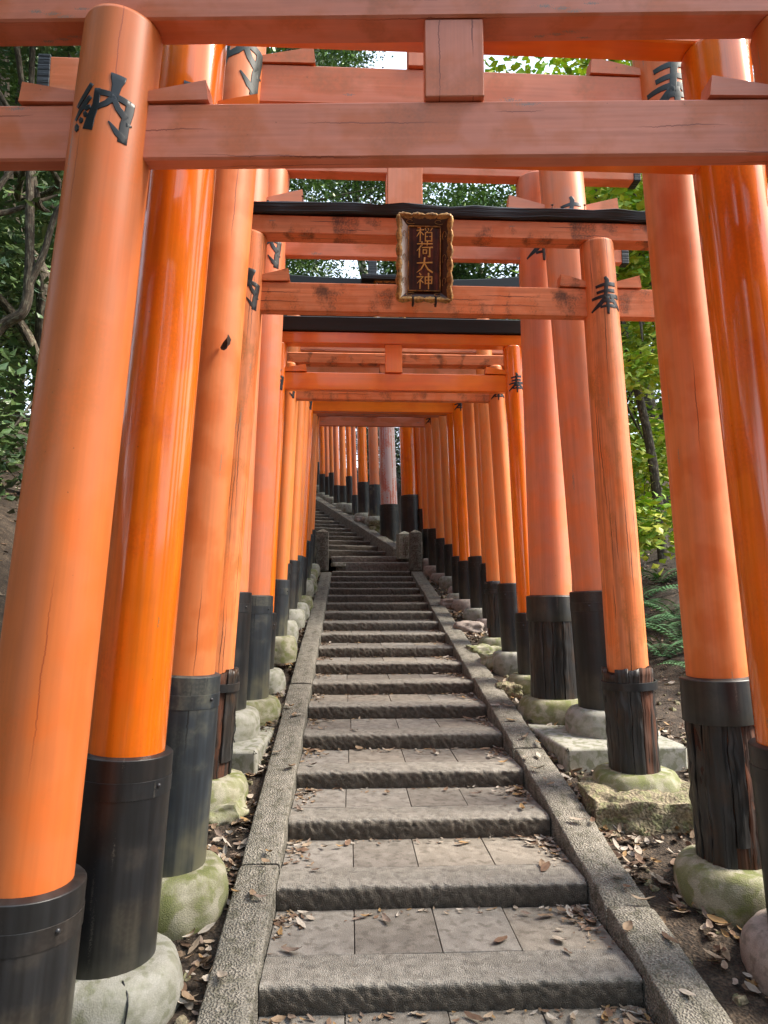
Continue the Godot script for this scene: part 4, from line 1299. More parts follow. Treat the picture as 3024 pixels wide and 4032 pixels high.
func make_stones() -> void:
	# squat concrete blocks under the broad gate
	var blocks := [[1.46, 4.22, 0.68, 0.2, 0.78, 0.06, "pale concrete block under the right foot of the broad rosy gate"], [-0.74, 4.20, 0.56, 0.2, 0.72, -0.05, "grey concrete block under the left foot of the broad rosy gate"]]
	for b in blocks:
		var st := begin()
		bbox(st, Vector3(b[2], b[3], b[4]), Transform3D(), 0.018)
		var o := obj("concrete_block", st, M.base_pale)
		o.position = Vector3(b[0], 0.785 - b[3] / 2, -b[1])
		o.rotation.y = b[5]
		tag(o, b[6], "block", "concrete blocks under gate feet")
	var rocks := [
		[Vector3(1.40, 0.52, -3.40), Vector3(0.60, 0.34, 0.46), 0.8, 0.14, "layered pale rock under the right foot of the stained plaque gate", "rough_rock"],
		[Vector3(-0.67, 0.57, -3.5), Vector3(0.40, 0.2, 0.36), 0.5, 0.16, "mossy lump of rock under the left foot of the plaque gate", "base_mossy"],
		[Vector3(1.16, 0.70, -4.55), Vector3(0.30, 0.12, 0.22), 0.5, 0.2, "flat grey stone beside the kerb below the split timber foot", "base_pale"],
		[Vector3(1.13, 0.90, -5.10), Vector3(0.20, 0.14, 0.2), 0.4, 0.25, "yellowish broken stone by the kerb at the slender glossy gate", "rough_rock"],
		[Vector3(1.20, 1.03, -5.75), Vector3(0.30, 0.18, 0.30), 0.35, 0.2, "rounded greenish boulder by the right kerb below the glossy gate row", "base_mossy"],
		[Vector3(1.15, 1.09, -6.15), Vector3(0.30, 0.12, 0.26), 0.5, 0.2, "flat greenish stone by the right kerb halfway up", "base_mossy"],
		[Vector3(1.17, 1.25, -7.0), Vector3(0.30, 0.15, 0.28), 0.4, 0.2, "brownish stone by the right kerb two thirds up", "base_warm"],
		[Vector3(1.16, 1.46, -8.2), Vector3(0.26, 0.14, 0.3), 0.4, 0.2, "small dark stone by the right kerb near the stone pillar", "base_warm"],
		[Vector3(0.80, 2.36, -12.0), Vector3(0.26, 0.18, 0.3), 0.4, 0.2, "round stone at the foot of the bleached gate post", "base_warm"],
		[Vector3(0.50, 2.72, -12.95), Vector3(0.30, 0.2, 0.26), 0.75, 0.15, "squared stone low in the wall beside the upper kerb", "base_mossy"],
		[Vector3(0.50, 2.87, -13.05), Vector3(0.30, 0.09, 0.26), 0.75, 0.15, "flat stone on top of the wall beside the upper kerb", "rough_rock"],
		[Vector3(0.20, 2.99, -13.65), Vector3(0.22, 0.16, 0.24), 0.3, 0.2, "rounded stone beside the upper kerb below the thinnest gate", "base_warm"]]
	var i := 0
	for q in rocks:
		var st := begin()
		rock(st, q[1], q[2], q[3], i * 4.3 + 2.0, 18 if i < 2 else 9, 0.025 if i == 0 else 0.004)
		var o := obj("rock", st, M[q[5]])
		o.position = q[0]
		o.rotation.y = 0.15 * (i % 3 - 1)
		tag(o, q[4], "rock", "stones beside the kerbs")
		i += 1
	# carved pillars at the landing
	pillar("left square stone pillar with worn inscription at the top of the lower flight", Vector3(-0.42, 1.93, -10.9), 0.185, 0.60, [KYO, SAN, HIKARI, YASHIRO], "granite_kerb", 0.0)
	pillar("right square stone pillar with worn inscription at the top of the lower flight", Vector3(1.00, 1.93, -10.85), 0.18, 0.59, [KYO, SAN, HIKARI, YASHIRO], "granite_kerb", 0.0)
	pillar("pale mossy stone marker with three dark characters behind the right pillar", Vector3(0.86, 2.13, -11.25), 0.22, 0.40, [SHIN, SHA, NAKA], "base_pale", 0.12)
	pillar("low pale stone post behind the left stone pillar", Vector3(-0.60, 2.0, -11.3), 0.17, 0.5, [], "base_pale", 0.0)
	# bamboo stake in the upper flight
	var st2 := begin()
	tube(st2, PackedVector3Array([Vector3.ZERO, Vector3(0.01, 0.16, 0), Vector3(0.03, 0.36, 0)]), PackedFloat32Array([0.02, 0.018, 0.014]), 8)
	var o2 := obj("wooden_stake", st2, mat("stake_wood", 0.8, null, Color(0.45, 0.27, 0.16)))
	o2.position = Vector3(0.36, 3.0, -13.6)
	tag(o2, "thin brown wooden stake leaning on the glossy gate foot of the upper flight", "stake")

func pillar(label: String, at: Vector3, w: float, h: float, text: Array, m: String, turn: float) -> void:
	var root := thing("stone_pillar", label, "stone pillar", at, turn, "carved stones on the landing")
	var st := begin()
	bbox(st, Vector3(w, h, w), Transform3D(Basis(), Vector3(0, h / 2, 0)), 0.008)
	obj("shaft", st, M[m], root)
	st = begin()
	var hw := w / 2 - 0.003
	var tip := Vector3(0, h + 0.05, 0)
	var c := [Vector3(-hw, h - 0.002, hw), Vector3(hw, h - 0.002, hw), Vector3(hw, h - 0.002, -hw), Vector3(-hw, h - 0.002, -hw)]
	for k in 4:
		var a: Vector3 = c[k]
		var b: Vector3 = c[(k + 1) % 4]
		var n := (b - a).cross(tip - a).normalized()
		for p in [a, tip, b]: vert(st, p, Vector2(p.x, p.y), n)
	obj("pointed_cap", st, M[m], root)
	var n := text.size()
	for k in n:
		var sz := minf(w * 0.62, h * 0.8 / n)
		var cy := h * 0.90 - (k + 0.5) * h * 0.84 / n
		var place := func(px: float, py: float, up: float) -> Vector3:
			return Vector3((px - 0.5) * sz, cy + (0.5 - py) * sz, w / 2 + 0.001 + up)
		st = begin()
		strokes(st, text[k], place, 0.003, 1.15)
		obj("inscribed_character", st, M.dark_mortar, root)


# ------------------------------------------------------------------ trees and plants

func leaf_tri(st: SurfaceTool, at: Vector3, dirv: Vector3, side: Vector3, lng: float, wid: float, col: Color, curl := 0.15) -> void:
	var up := dirv.cross(side).normalized()
	var a := at
	var m := at + dirv * lng * 0.45 - up * curl * lng * 0.15
	var t := at + dirv * lng - up * curl * lng
	var l := m + side * wid * 0.5 + up * curl * wid * 0.5
	var r := m - side * wid * 0.5 + up * curl * wid * 0.5
	for tri in [[a, l, m], [l, t, m], [a, m, r], [m, t, r]]:
		var n: Vector3 = (tri[2] - tri[0]).cross(tri[1] - tri[0]).normalized()
		for p in tri:
			st.set_normal(n)
			st.set_uv(Vector2(p.x, p.y))
			st.set_color(col)
			st.add_vertex(p)

func clump(n: int, radius: float, lng: float, wid: float, cols: Array, seed_n: int, droop: float) -> ArrayMesh:
	var lr := RandomNumberGenerator.new()
	lr.seed = seed_n
	var st := begin()
	for i in n:
		var p := Vector3(lr.randfn(), lr.randfn() * 0.55, lr.randfn()) * radius * 0.45
		var dv := Vector3(lr.randfn(), lr.randf_range(-0.7, 0.5) - droop, lr.randfn()).normalized()
		var sd := dv.cross(Vector3(lr.randfn() * 0.5, 1, lr.randfn() * 0.5)).normalized()
		var c: Color = cols[lr.randi() % cols.size()]
		c = c * lr.randf_range(0.75, 1.25)
		c.a = 1.0
		leaf_tri(st, p, dv, sd, lng * lr.randf_range(0.7, 1.25), wid * lr.randf_range(0.75, 1.2), c)
	return st.commit()

func crown(parent: Node3D, blobs: Array, meshes: Array, material: Material, seed_n: int, squeeze := 1.0) -> void:
	var lr := RandomNumberGenerator.new()
	lr.seed = seed_n
	var per := []
	for m in meshes: per.append([])
	for b in blobs:
		var c: Vector3 = b[0]
		var r: Vector3 = b[1]
		var made := 0
		var tries := 0
		while made < b[2] and tries < b[2] * 6:
			tries += 1
			var v := Vector3(lr.randfn(), lr.randfn(), lr.randfn()).normalized() * pow(lr.randf(), 0.45)
			var p := c + v * r
			# gaps: keep to clouds of leaves
			if wob.get_noise_3d(p.x * 0.55 + 20.0, p.y * 0.75, p.z * 0.55) < -0.02 * squeeze: continue
			made += 1
			var s := lr.randf_range(0.7, 1.35)
			var bs := Basis.from_euler(Vector3(lr.randf_range(-0.4, 0.4), lr.randf() * TAU, lr.randf_range(-0.4, 0.4))).scaled(Vector3(s, s, s))
			per[lr.randi() % meshes.size()].append(Transform3D(bs, p))
	for k in meshes.size():
		if per[k].is_empty(): continue
		var mm := MultiMesh.new()
		mm.transform_format = MultiMesh.TRANSFORM_3D
		mm.mesh = meshes[k]
		mm.instance_count = per[k].size()
		for i in per[k].size(): mm.set_instance_transform(i, per[k][i])
		var o := MultiMeshInstance3D.new()
		o.multimesh = mm
		o.material_override = material
		var nm := "crown"
		var q := 0
		while parent.has_node(nm):
			q += 1
			nm = "crown_%03d" % q
		o.name = nm
		parent.add_child(o)
		tag(o, "", "", "", "stuff")

func tree(called: String, label: String, base: Vector3, path: Array, radii: Array, limbs: Array, blobs: Array, meshes: Array, material: Material, seed_n: int) -> void:
	var root := thing(called, label, "tree", base, 0.0, "trees of the hillside wood")
	var st := begin()
	var sp := spline(path, radii)
	tube(st, sp[0], sp[1], 12, 0.12)
	obj("trunk", st, M.bark_dark if called != "hillside_tree" else M.bark, root)
	var lr := RandomNumberGenerator.new()
	lr.seed = seed_n
	for l in limbs:
		st = begin()
		var s2 := spline(l[0], l[1])
		tube(st, s2[0], s2[1], 8, 0.1)
		obj("limb", st, M.bark_dark, root)
	for b in blobs:   # twigs that carry each cloud of leaves
		var c: Vector3 = b[0]
		var from: Vector3 = path[path.size() - 1] if c.y > path[path.size() - 1].y else path[path.size() - 2]
		for k in 3:
			st = begin()
			var e: Vector3 = c + Vector3(lr.randfn(), lr.randfn() * 0.6, lr.randfn()) * b[1] * 0.4
			var mid := from.lerp(e, 0.5) + Vector3(lr.randfn(), lr.randfn() + 0.3, lr.randfn()) * 0.25
			var s3 := spline([from, mid, e], [radii[radii.size() - 1] * 0.8, 0.03, 0.008], 5)
			tube(st, s3[0], s3[1], 6, 0.1)
			obj("limb", st, M.bark_dark, root)
	crown(root, blobs, meshes, material, seed_n, 0.25 if called == "hillside_tree" else 1.0)

func make_forest() -> void:
	var dark := [Color(0.065, 0.12, 0.04), Color(0.09, 0.15, 0.05), Color(0.05, 0.10, 0.05), Color(0.13, 0.19, 0.06)]
	var lit := [Color(0.22, 0.36, 0.03), Color(0.32, 0.45, 0.045), Color(0.15, 0.29, 0.035), Color(0.48, 0.50, 0.07), Color(0.40, 0.42, 0.05)]
	var mixed := [Color(0.11, 0.19, 0.045), Color(0.15, 0.25, 0.05), Color(0.08, 0.13, 0.04)]
	var autumn := [Color(0.45, 0.22, 0.03), Color(0.40, 0.30, 0.04), Color(0.30, 0.33, 0.05)]
	var ever := [clump(26, 0.42, 0.11, 0.045, dark, 1, 0.1), clump(26, 0.40, 0.10, 0.04, dark, 2, 0.2)]
	var bright := [clump(20, 0.42, 0.12, 0.085, lit, 3, 0.25), clump(20, 0.42, 0.11, 0.08, lit, 4, 0.25)]
	var mid := [clump(34, 0.75, 0.17, 0.085, mixed, 5, 0.3), clump(34, 0.75, 0.16, 0.08, dark, 6, 0.3)]
	var gold := [clump(16, 0.3, 0.10, 0.07, autumn, 7, 0.2)]
	var shr := [clump(30, 0.34, 0.095, 0.05, dark, 8, 0.0), clump(30, 0.34, 0.085, 0.045, dark, 9, 0.0)]
	var E: Material = M.leaf_evergreen
	var B: Material = M.leaf_bright
	var V := func(x: float, y: float, z: float) -> Vector3: return Vector3(x, y, z)
	# ---- left side
	var b := Vector3(-3.0, terrain_y(-3.0, 7.0) - 0.1, -7.0)
	var W := func(x: float, y: float, z := 0.0) -> Vector3: return Vector3(x, y, z) - Vector3(b.x, b.y, 0)
	tree("evergreen_tree", "thick grey tree trunk leaning left at the left edge behind the forked tree", b, [Vector3.ZERO, W.call(-3.05, 3.4), W.call(-3.07, 4.5), W.call(-3.16, 4.87), W.call(-3.40, 5.2), W.call(-3.55, 6.0), W.call(-3.7, 8.0)], [0.11, 0.095, 0.085, 0.08, 0.075, 0.065, 0.05], [[[W.call(-3.9, 4.9), W.call(-3.45, 4.45), W.call(-3.12, 4.0, 0.1), W.call(-2.95, 3.4)], [0.04, 0.045, 0.05, 0.05]]], [[W.call(-3.8, 7.4, 0.2), Vector3(2.2, 1.4, 1.8), 300], [W.call(-4.4, 4.6, -1.2), Vector3(1.6, 1.3, 1.0), 220], [W.call(-3.2, 5.6, -1.2), Vector3(1.4, 0.9, 1.0), 120]], ever, E, 11)
	b = Vector3(-2.95, terrain_y(-2.95, 5.2) - 0.1, -5.2)
	W = func(x: float, y: float, z := 0.0) -> Vector3: return Vector3(x, y, z) - Vector3(b.x, b.y, 0)
	tree("evergreen_tree", "slim forked grey tree at the left edge in front of the leaning trunk", b, [Vector3.ZERO, W.call(-2.85, 3.0), W.call(-2.62, 3.52), W.call(-2.44, 3.68), W.call(-2.41, 3.95), W.call(-2.43, 4.4), W.call(-2.46, 5.0), W.call(-2.5, 6.2)], [0.048, 0.043, 0.04, 0.038, 0.036, 0.032, 0.026, 0.018], [[[W.call(-2.40, 3.9), W.call(-2.31, 4.15), W.call(-2.22, 4.5), W.call(-2.02, 4.62)], [0.028, 0.025, 0.02, 0.014]]], [[W.call(-2.5, 6.2), Vector3(1.3, 0.8, 1.2), 120], [W.call(-3.3, 5.0, -0.6), Vector3(0.9, 0.6, 0.7), 60], [W.call(-1.95, 4.75, -0.2), Vector3(0.5, 0.3, 0.4), 18]], ever, E, 12)
	b = Vector3(-5.4, terrain_y(-5.4, 9.5) - 0.1, -9.5)
	tree("evergreen_tree", "dark evergreen tree deeper in the wood on the left", b, [V.call(0, 0, 0), V.call(0.3, 2.5, 0), V.call(0.2, 5.0, 0), V.call(0.4, 8.0, 0)], [0.2, 0.17, 0.14, 0.08], [], [[V.call(0.6, 4.6, 1.0), Vector3(2.2, 1.5, 2.0), 260], [V.call(0.4, 7.4, 0), Vector3(2.8, 1.8, 2.6), 380], [V.call(1.6, 9.6, 0), Vector3(2.4, 1.5, 2.4), 280]], ever, E, 13)
	b = Vector3(-6.5, terrain_y(-6.5, 5.5) - 0.1, -5.5)
	tree("evergreen_tree", "broad dark evergreen tree beyond the slim forked tree on the left", b, [V.call(0, 0, 0), V.call(0.1, 2.5, 0), V.call(0.3, 5.0, 0)], [0.2, 0.16, 0.1], [], [[V.call(0.2, 3.4, 0.0), Vector3(2.0, 1.6, 2.2), 300], [V.call(0.4, 6.0, 0), Vector3(2.4, 1.8, 2.6), 340]], ever, E, 14)
	b = Vector3(-6.0, terrain_y(-6.0, 15.0) - 0.1, -15.0)
	tree("evergreen_tree", "tall evergreen tree behind the upper left gates", b, [V.call(0, 0, 0), V.call(0.2, 3, 0), V.call(0.5, 6.5, 0), V.call(0.9, 9.5, 0)], [0.2, 0.17, 0.13, 0.08], [], [[V.call(0.8, 6.2, 0.5), Vector3(2.4, 1.6, 2.0), 280], [V.call(1.6, 8.6, 0), Vector3(2.8, 1.7, 2.4), 380], [V.call(-1.2, 9.2, 0), Vector3(2.6, 1.8, 2.4), 300]], mid, E, 15)
	# evergreen shrubs low on the left bank
	var bushes := [[-2.75, 4.7, 1.0, 0.75, "leafy dark shrub low on the left bank, nearest the front gate post"], [-3.3, 5.9, 1.5, 1.0, "dark glossy shrub on the left bank behind the nearest shrub"], [-3.6, 4.2, 1.7, 0.9, "tall dark shrub highest on the left bank"], [-4.4, 7.2, 2.0, 1.2, "large dark shrub deep in the wood on the left"]]
	var i := 0
	for s in bushes:
		var at := Vector3(s[0], terrain_y(s[0], s[1]), -s[1])
		var root := thing("evergreen_shrub", s[4], "shrub", at, 0.0, "shrubs on the left bank")
		for k in 4:
			var st := begin()
			var e := Vector3(rng.randfn() * 0.3, s[2] * rng.randf_range(0.7, 1.2), rng.randfn() * 0.3)
			var s3 := spline([Vector3(rng.randfn() * 0.05, -0.05, 0), e * 0.5 + Vector3(rng.randfn() * 0.1, 0, 0), e], [0.018, 0.012, 0.005], 4)
			tube(st, s3[0], s3[1], 6)
			obj("stem", st, M.bark, root)
		crown(root, [[Vector3(0, s[2] * 0.75, 0), Vector3(s[3], s[2] * 0.62, s[3]), 190]], shr, E, 40 + i, 3.0)
		i += 1
	# ---- right side
	b = Vector3(4.05, terrain_y(4.05, 9.0) - 0.05, -9.0)
	tree("maple_tree", "thin curved maple trunk between the stained gate and the third gate, right", b, [V.call(0, 0, 0), V.call(-0.06, 1.0, 0), V.call(-0.16, 1.8, 0), V.call(-0.40, 3.0, 0), V.call(-0.56, 3.8, 0), V.call(-0.9, 6.0, 0.1)], [0.075, 0.062, 0.056, 0.05, 0.045, 0.03], [], [[V.call(-0.6, 6.6, 0.2), Vector3(1.9, 1.1, 1.8), 200], [V.call(-0.6, 4.4, 0.6), Vector3(1.3, 0.8, 1.1), 90], [V.call(0.8, 5.2, -0.4), Vector3(1.5, 0.9, 1.3), 120], [V.call(-0.6, 2.7, 0.9), Vector3(0.7, 0.6, 0.6), 45], [V.call(-0.8, 3.7, 0.7), Vector3(0.8, 0.7, 0.6), 55], [V.call(0.2, 3.2, -1.6), Vector3(1.1, 0.8, 0.8), 80], [V.call(0.3, 1.9, -1.4), Vector3(1.0, 0.6, 0.8), 60]], bright, B, 21)
	b = Vector3(7.2, terrain_y(7.2, 13.0) - 0.1, -13.0)
	tree("maple_tree", "bright green maple tree further up on the right", b, [V.call(0, 0, 0), V.call(-0.3, 2.0, 0), V.call(-0.8, 4.0, 0), V.call(-1.0, 7.0, 0)], [0.16, 0.13, 0.1, 0.06], [], [[V.call(-0.9, 3.2, 0.2), Vector3(2.0, 1.1, 1.8), 190], [V.call(-1.0, 5.4, 0), Vector3(2.2, 1.3, 2.0), 260], [V.call(-1.4, 7.8, 0), Vector3(2.2, 1.2, 2.0), 220], [V.call(0.4, 1.8, 0.6), Vector3(1.6, 0.8, 1.3), 90]], bright, B, 22)
	b = Vector3(8.0, terrain_y(8.0, 8.5) - 0.1, -8.5)
	tree("maple_tree", "light green tree standing back from the stairs on the right", b, [V.call(0.6, 0, 0), V.call(0.5, 2.2, 0), V.call(0.1, 4.2, 0), V.call(-0.4, 6.2, 0)], [0.13, 0.11, 0.09, 0.05], [], [[V.call(-0.6, 5.4, -0.4), Vector3(1.8, 0.9, 1.5), 170], [V.call(0.4, 7.2, 0), Vector3(2.2, 1.1, 2.0), 200]], bright, B, 23)
	b = Vector3(8.6, terrain_y(8.6, 17.5) - 0.1, -17.5)
	tree("maple_tree", "dark double trunk with bright leaves low on the right between posts", b, [V.call(-0.6, 0, 0), V.call(-0.3, 2.0, 0), V.call(0.1, 4.0, 0), V.call(0.4, 8.0, 0)], [0.26, 0.22, 0.18, 0.1], [[[V.call(-0.6, 0.2, 0), V.call(-1.1, 2.4, 0), V.call(-1.3, 5.0, 0)], [0.2, 0.16, 0.1]]], [[V.call(-1.0, 4.6, 0.6), Vector3(2.6, 1.6, 2.0), 260], [V.call(-1.6, 7.6, 0), Vector3(3.2, 1.7, 2.4), 340], [V.call(-0.5, 10.0, 0), Vector3(3.0, 1.6, 2.4), 260]], bright, B, 24)
	# autumn spray
	var root2 := thing("autumn_sapling", "sapling with orange and yellow leaves beside the thin curved trunk", "sapling", Vector3(3.95, terrain_y(3.95, 10.2), -10.2), 0.0, "")
	var stt := begin()
	var s4 := spline([V.call(0.1, 0, 0), V.call(0.05, 1.0, 0), V.call(-0.15, 1.7, 0)], [0.02, 0.015, 0.006])
	tube(stt, s4[0], s4[1], 6)
	obj("stem", stt, M.bark, root2)
	crown(root2, [[V.call(-0.15, 1.65, 0), Vector3(0.45, 0.32, 0.4), 22]], gold, B, 61, 4.0)
	var low := [[3.3, 8.2, 0.9, 0.55, "leafy green bush below the maple on the right bank"], [3.9, 9.6, 1.2, 0.6, "bright green bush behind the thin curved trunk"], [5.3, 11.5, 1.5, 0.9, "large green bush further up on the right bank"]]
	for s in low:
		var at := Vector3(s[0], terrain_y(s[0], s[1]), -s[1])
		var root := thing("green_bush", s[4], "bush", at, 0.0, "bushes on the right bank")
		for k in 3:
			var st := begin()
			var e := Vector3(rng.randfn() * 0.2, s[2] * rng.randf_range(0.7, 1.1), rng.randfn() * 0.2)
			var s3 := spline([Vector3(rng.randfn() * 0.05, -0.05, 0), e * 0.5 + Vector3(rng.randfn() * 0.08, 0, 0), e], [0.012, 0.009, 0.004], 4)
			tube(st, s3[0], s3[1], 6)
			obj("stem", st, M.bark, root)
		crown(root, [[Vector3(0, s[2] * 0.8, 0), Vector3(s[3], s[2] * 0.5, s[3]), 60]], bright, B, 70 + i, 2.0)
		i += 1
	var back_bushes := [[2.3, 15.5, 1.9, 1.0, "dark shrub behind the thick glossy post at the bend"], [1.7, 17.5, 2.2, 1.2, "dark shrub behind the bleached post at the bend"], [0.9, 19.5, 2.4, 1.2, "dark shrub behind the middle of the upper flight"], [3.2, 18.5, 2.4, 1.3, "dark shrub right of the upper flight, partly hidden"]]
	for s in back_bushes:
		var at := Vector3(s[0], terrain_y(s[0], s[1]), -s[1])
		var root := thing("evergreen_shrub", s[4], "shrub", at, 0.0, "shrubs beside the upper flight")
		for k in 3:
			var st := begin()
			var e := Vector3(rng.randfn() * 0.3, s[2] * rng.randf_range(0.7, 1.2), rng.randfn() * 0.3)
			var s3 := spline([Vector3(rng.randfn() * 0.05, -0.05, 0), e * 0.5 + Vector3(rng.randfn() * 0.1, 0, 0), e], [0.018, 0.012, 0.005], 4)
			tube(st, s3[0], s3[1], 6)
			obj("stem", st, M.bark_dark, root)
		crown(root, [[Vector3(0, s[2] * 0.65, 0), Vector3(s[3], s[2] * 0.6, s[3]), 200]], shr, E, 140 + i, 3.0)
		i += 1
	# ---- above and beyond the top of the stairs
	var far := [[-7.0, 20.0, 9.0, "tall dark tree on the far hilltop, left"], [-2.8, 23.0, 16.0, "tall tree on the far hilltop, straight above the stairs"], [4.2, 25.0, 9.5, "tall tree on the far hilltop, right of the stairs"], [7.5, 22.0, 10.0, "tall dark tree on the far hilltop, right"], [-11.0, 13.0, 8.0, "large dark tree far off on the left slope"], [17.0, 17.0, 9.0, "large dark tree far off on the right slope"], [-8.0, 8.0, 6.5, "large dark tree on the left slope closest to the viewer"], [-7.0, 11.0, 7.0, "dense dark tree on the left slope behind the leaning trunk"], [-9.0, 15.0, 8.0, "dense dark tree high on the left slope"], [-9.0, 19.0, 9.0, "dense tree on the left slope beside the upper flight"], [-4.5, -5.0, 8.0, "large dark tree added unseen behind the viewer on the left to cut light"], [5.0, -6.5, 8.5, "large dark tree added unseen behind the viewer on the right to cut light"], [0.5, -11.0, 9.0, "large dark tree added unseen behind the viewer below the stairs to cut light"], [-9.0, -1.0, 8.0, "large dark tree on the left slope beside the viewer"], [-16.0, 24.0, 11.0, "dark tree at the back of the wood, far left"], [16.0, 26.0, 11.0, "dark tree at the back of the wood, far right"], [0.8, 29.0, 19.0, "dark tree at the very back above the hilltop"]]  # trees behind the viewer are unseen, added to reduce frontal light
	for s in far:
		var at := Vector3(s[0], terrain_y(s[0], s[1]) - 0.1, -s[1])
		var h: float = s[2]
		var blobs := []
		for k in 7:
			blobs.append([V.call(rng.randfn() * 1.6, h * (0.22 + 0.83 * (k + 0.5) / 7.0), rng.randfn() * 1.2), Vector3(rng.randf_range(2.2, 3.2), rng.randf_range(1.2, 1.8), 2.2), 210])
		tree("hillside_tree", s[3], at, [V.call(0, 0, 0), V.call(rng.randfn() * 0.2, h * 0.3, 0), V.call(rng.randfn() * 0.4, h * 0.6, 0), V.call(rng.randfn() * 0.5, h * 0.9, 0)], [0.24, 0.2, 0.15, 0.07], [], blobs, mid, E, 90 + i)
		i += 1
	# ferns on the right bank
	var fern_at := [[2.55, 5.75, 0.5], [2.85, 6.1, 0.55], [2.7, 6.6, 0.45], [3.1, 6.7, 0.5], [3.05, 7.4, 0.5], [2.6, 5.2, 0.4], [3.5, 7.9, 0.5]]
	var nth := ["nearest the stained plaque gate", "second up the bank", "third up the bank", "fourth up the bank", "below the green bush", "lowest on the bank", "highest on the bank"]
	for k in fern_at.size():
		var f: Array = fern_at[k]
		var at := Vector3(f[0], terrain_y(f[0], f[1]), -f[1])
		var root := thing("fern", "green fern on the right bank, " + nth[k], "fern", at, rng.randf() * TAU, "ferns on the right bank")
		for j in 9:
			var a := TAU * j / 9.0 + rng.randf_range(-0.25, 0.25)
			var st := begin()
			frond(st, Vector3(cos(a), 0, sin(a)), f[2] * rng.randf_range(0.8, 1.15))
			obj("frond", st, B, root)

func frond(st: SurfaceTool, out: Vector3, lng: float) -> void:
	var side := out.cross(Vector3.UP).normalized()
	var c := Color(0.06, 0.135, 0.055)
	var n := 16
	for k in n:
		var t := (k + 1.0) / n
		var p := out * lng * t + Vector3.UP * lng * (1.0 * t - 0.75 * t * t)
		var w := lng * 0.26 * sin(PI * minf(1.0, t * 0.92 + 0.1)) + 0.006
		for s in [-1, 1]:
			var dv: Vector3 = (side * s + out * 0.45 - Vector3.UP * 0.2).normalized()
			var sd := out.cross(Vector3.UP).cross(dv).normalized()
			leaf_tri(st, p, dv, (out - dv * out.dot(dv)).normalized(), w, lng * 0.055, c * rng.randf_range(0.8, 1.25), 0.1)


# ------------------------------------------------------------------ fallen leaves

func dry_leaf(lng: float, wid: float, curl: float, col: Color, seed_n: int) -> ArrayMesh:
	var lr := RandomNumberGenerator.new()
	lr.seed = seed_n
	var st := begin()
	var n := 7
	var pts := []
	var uvs := []
	var tint := []
	for i in n + 1:
		var t := float(i) / n
		var w := wid * 0.5 * pow(sin(PI * clampf(t * 0.94 + 0.03, 0, 1)), 0.75)
		var x := (t - 0.5) * lng
		var z := 0.002 + curl * lng * (t - 0.5) * (t - 0.5) * 1.3 + lr.randf_range(-0.001, 0.001)
		var tw := (t - 0.5) * curl * 1.2
		var row := PackedVector3Array()
		var ur := PackedVector2Array()
		var cr := PackedColorArray()
		for s in [-1.0, -0.5, 0.0, 0.5, 1.0]:
			row.append(Vector3(x, z + absf(s) * w * curl * 0.7 + s * w * tw * 0.6 + lr.randf_range(-0.0015, 0.0015), s * w * lr.randf_range(0.9, 1.08)))
			ur.append(Vector2(x, s * w) * 10.0)
			var f := (0.8 if s == 0.0 else 1.0) * lr.randf_range(0.85, 1.15)
			cr.append(Color(col.r * f, col.g * f, col.b * f))
		pts.append(row)
		uvs.append(ur)
		tint.append(cr)
	grid(st, pts, uvs, false, true, tint)
	return st.commit()

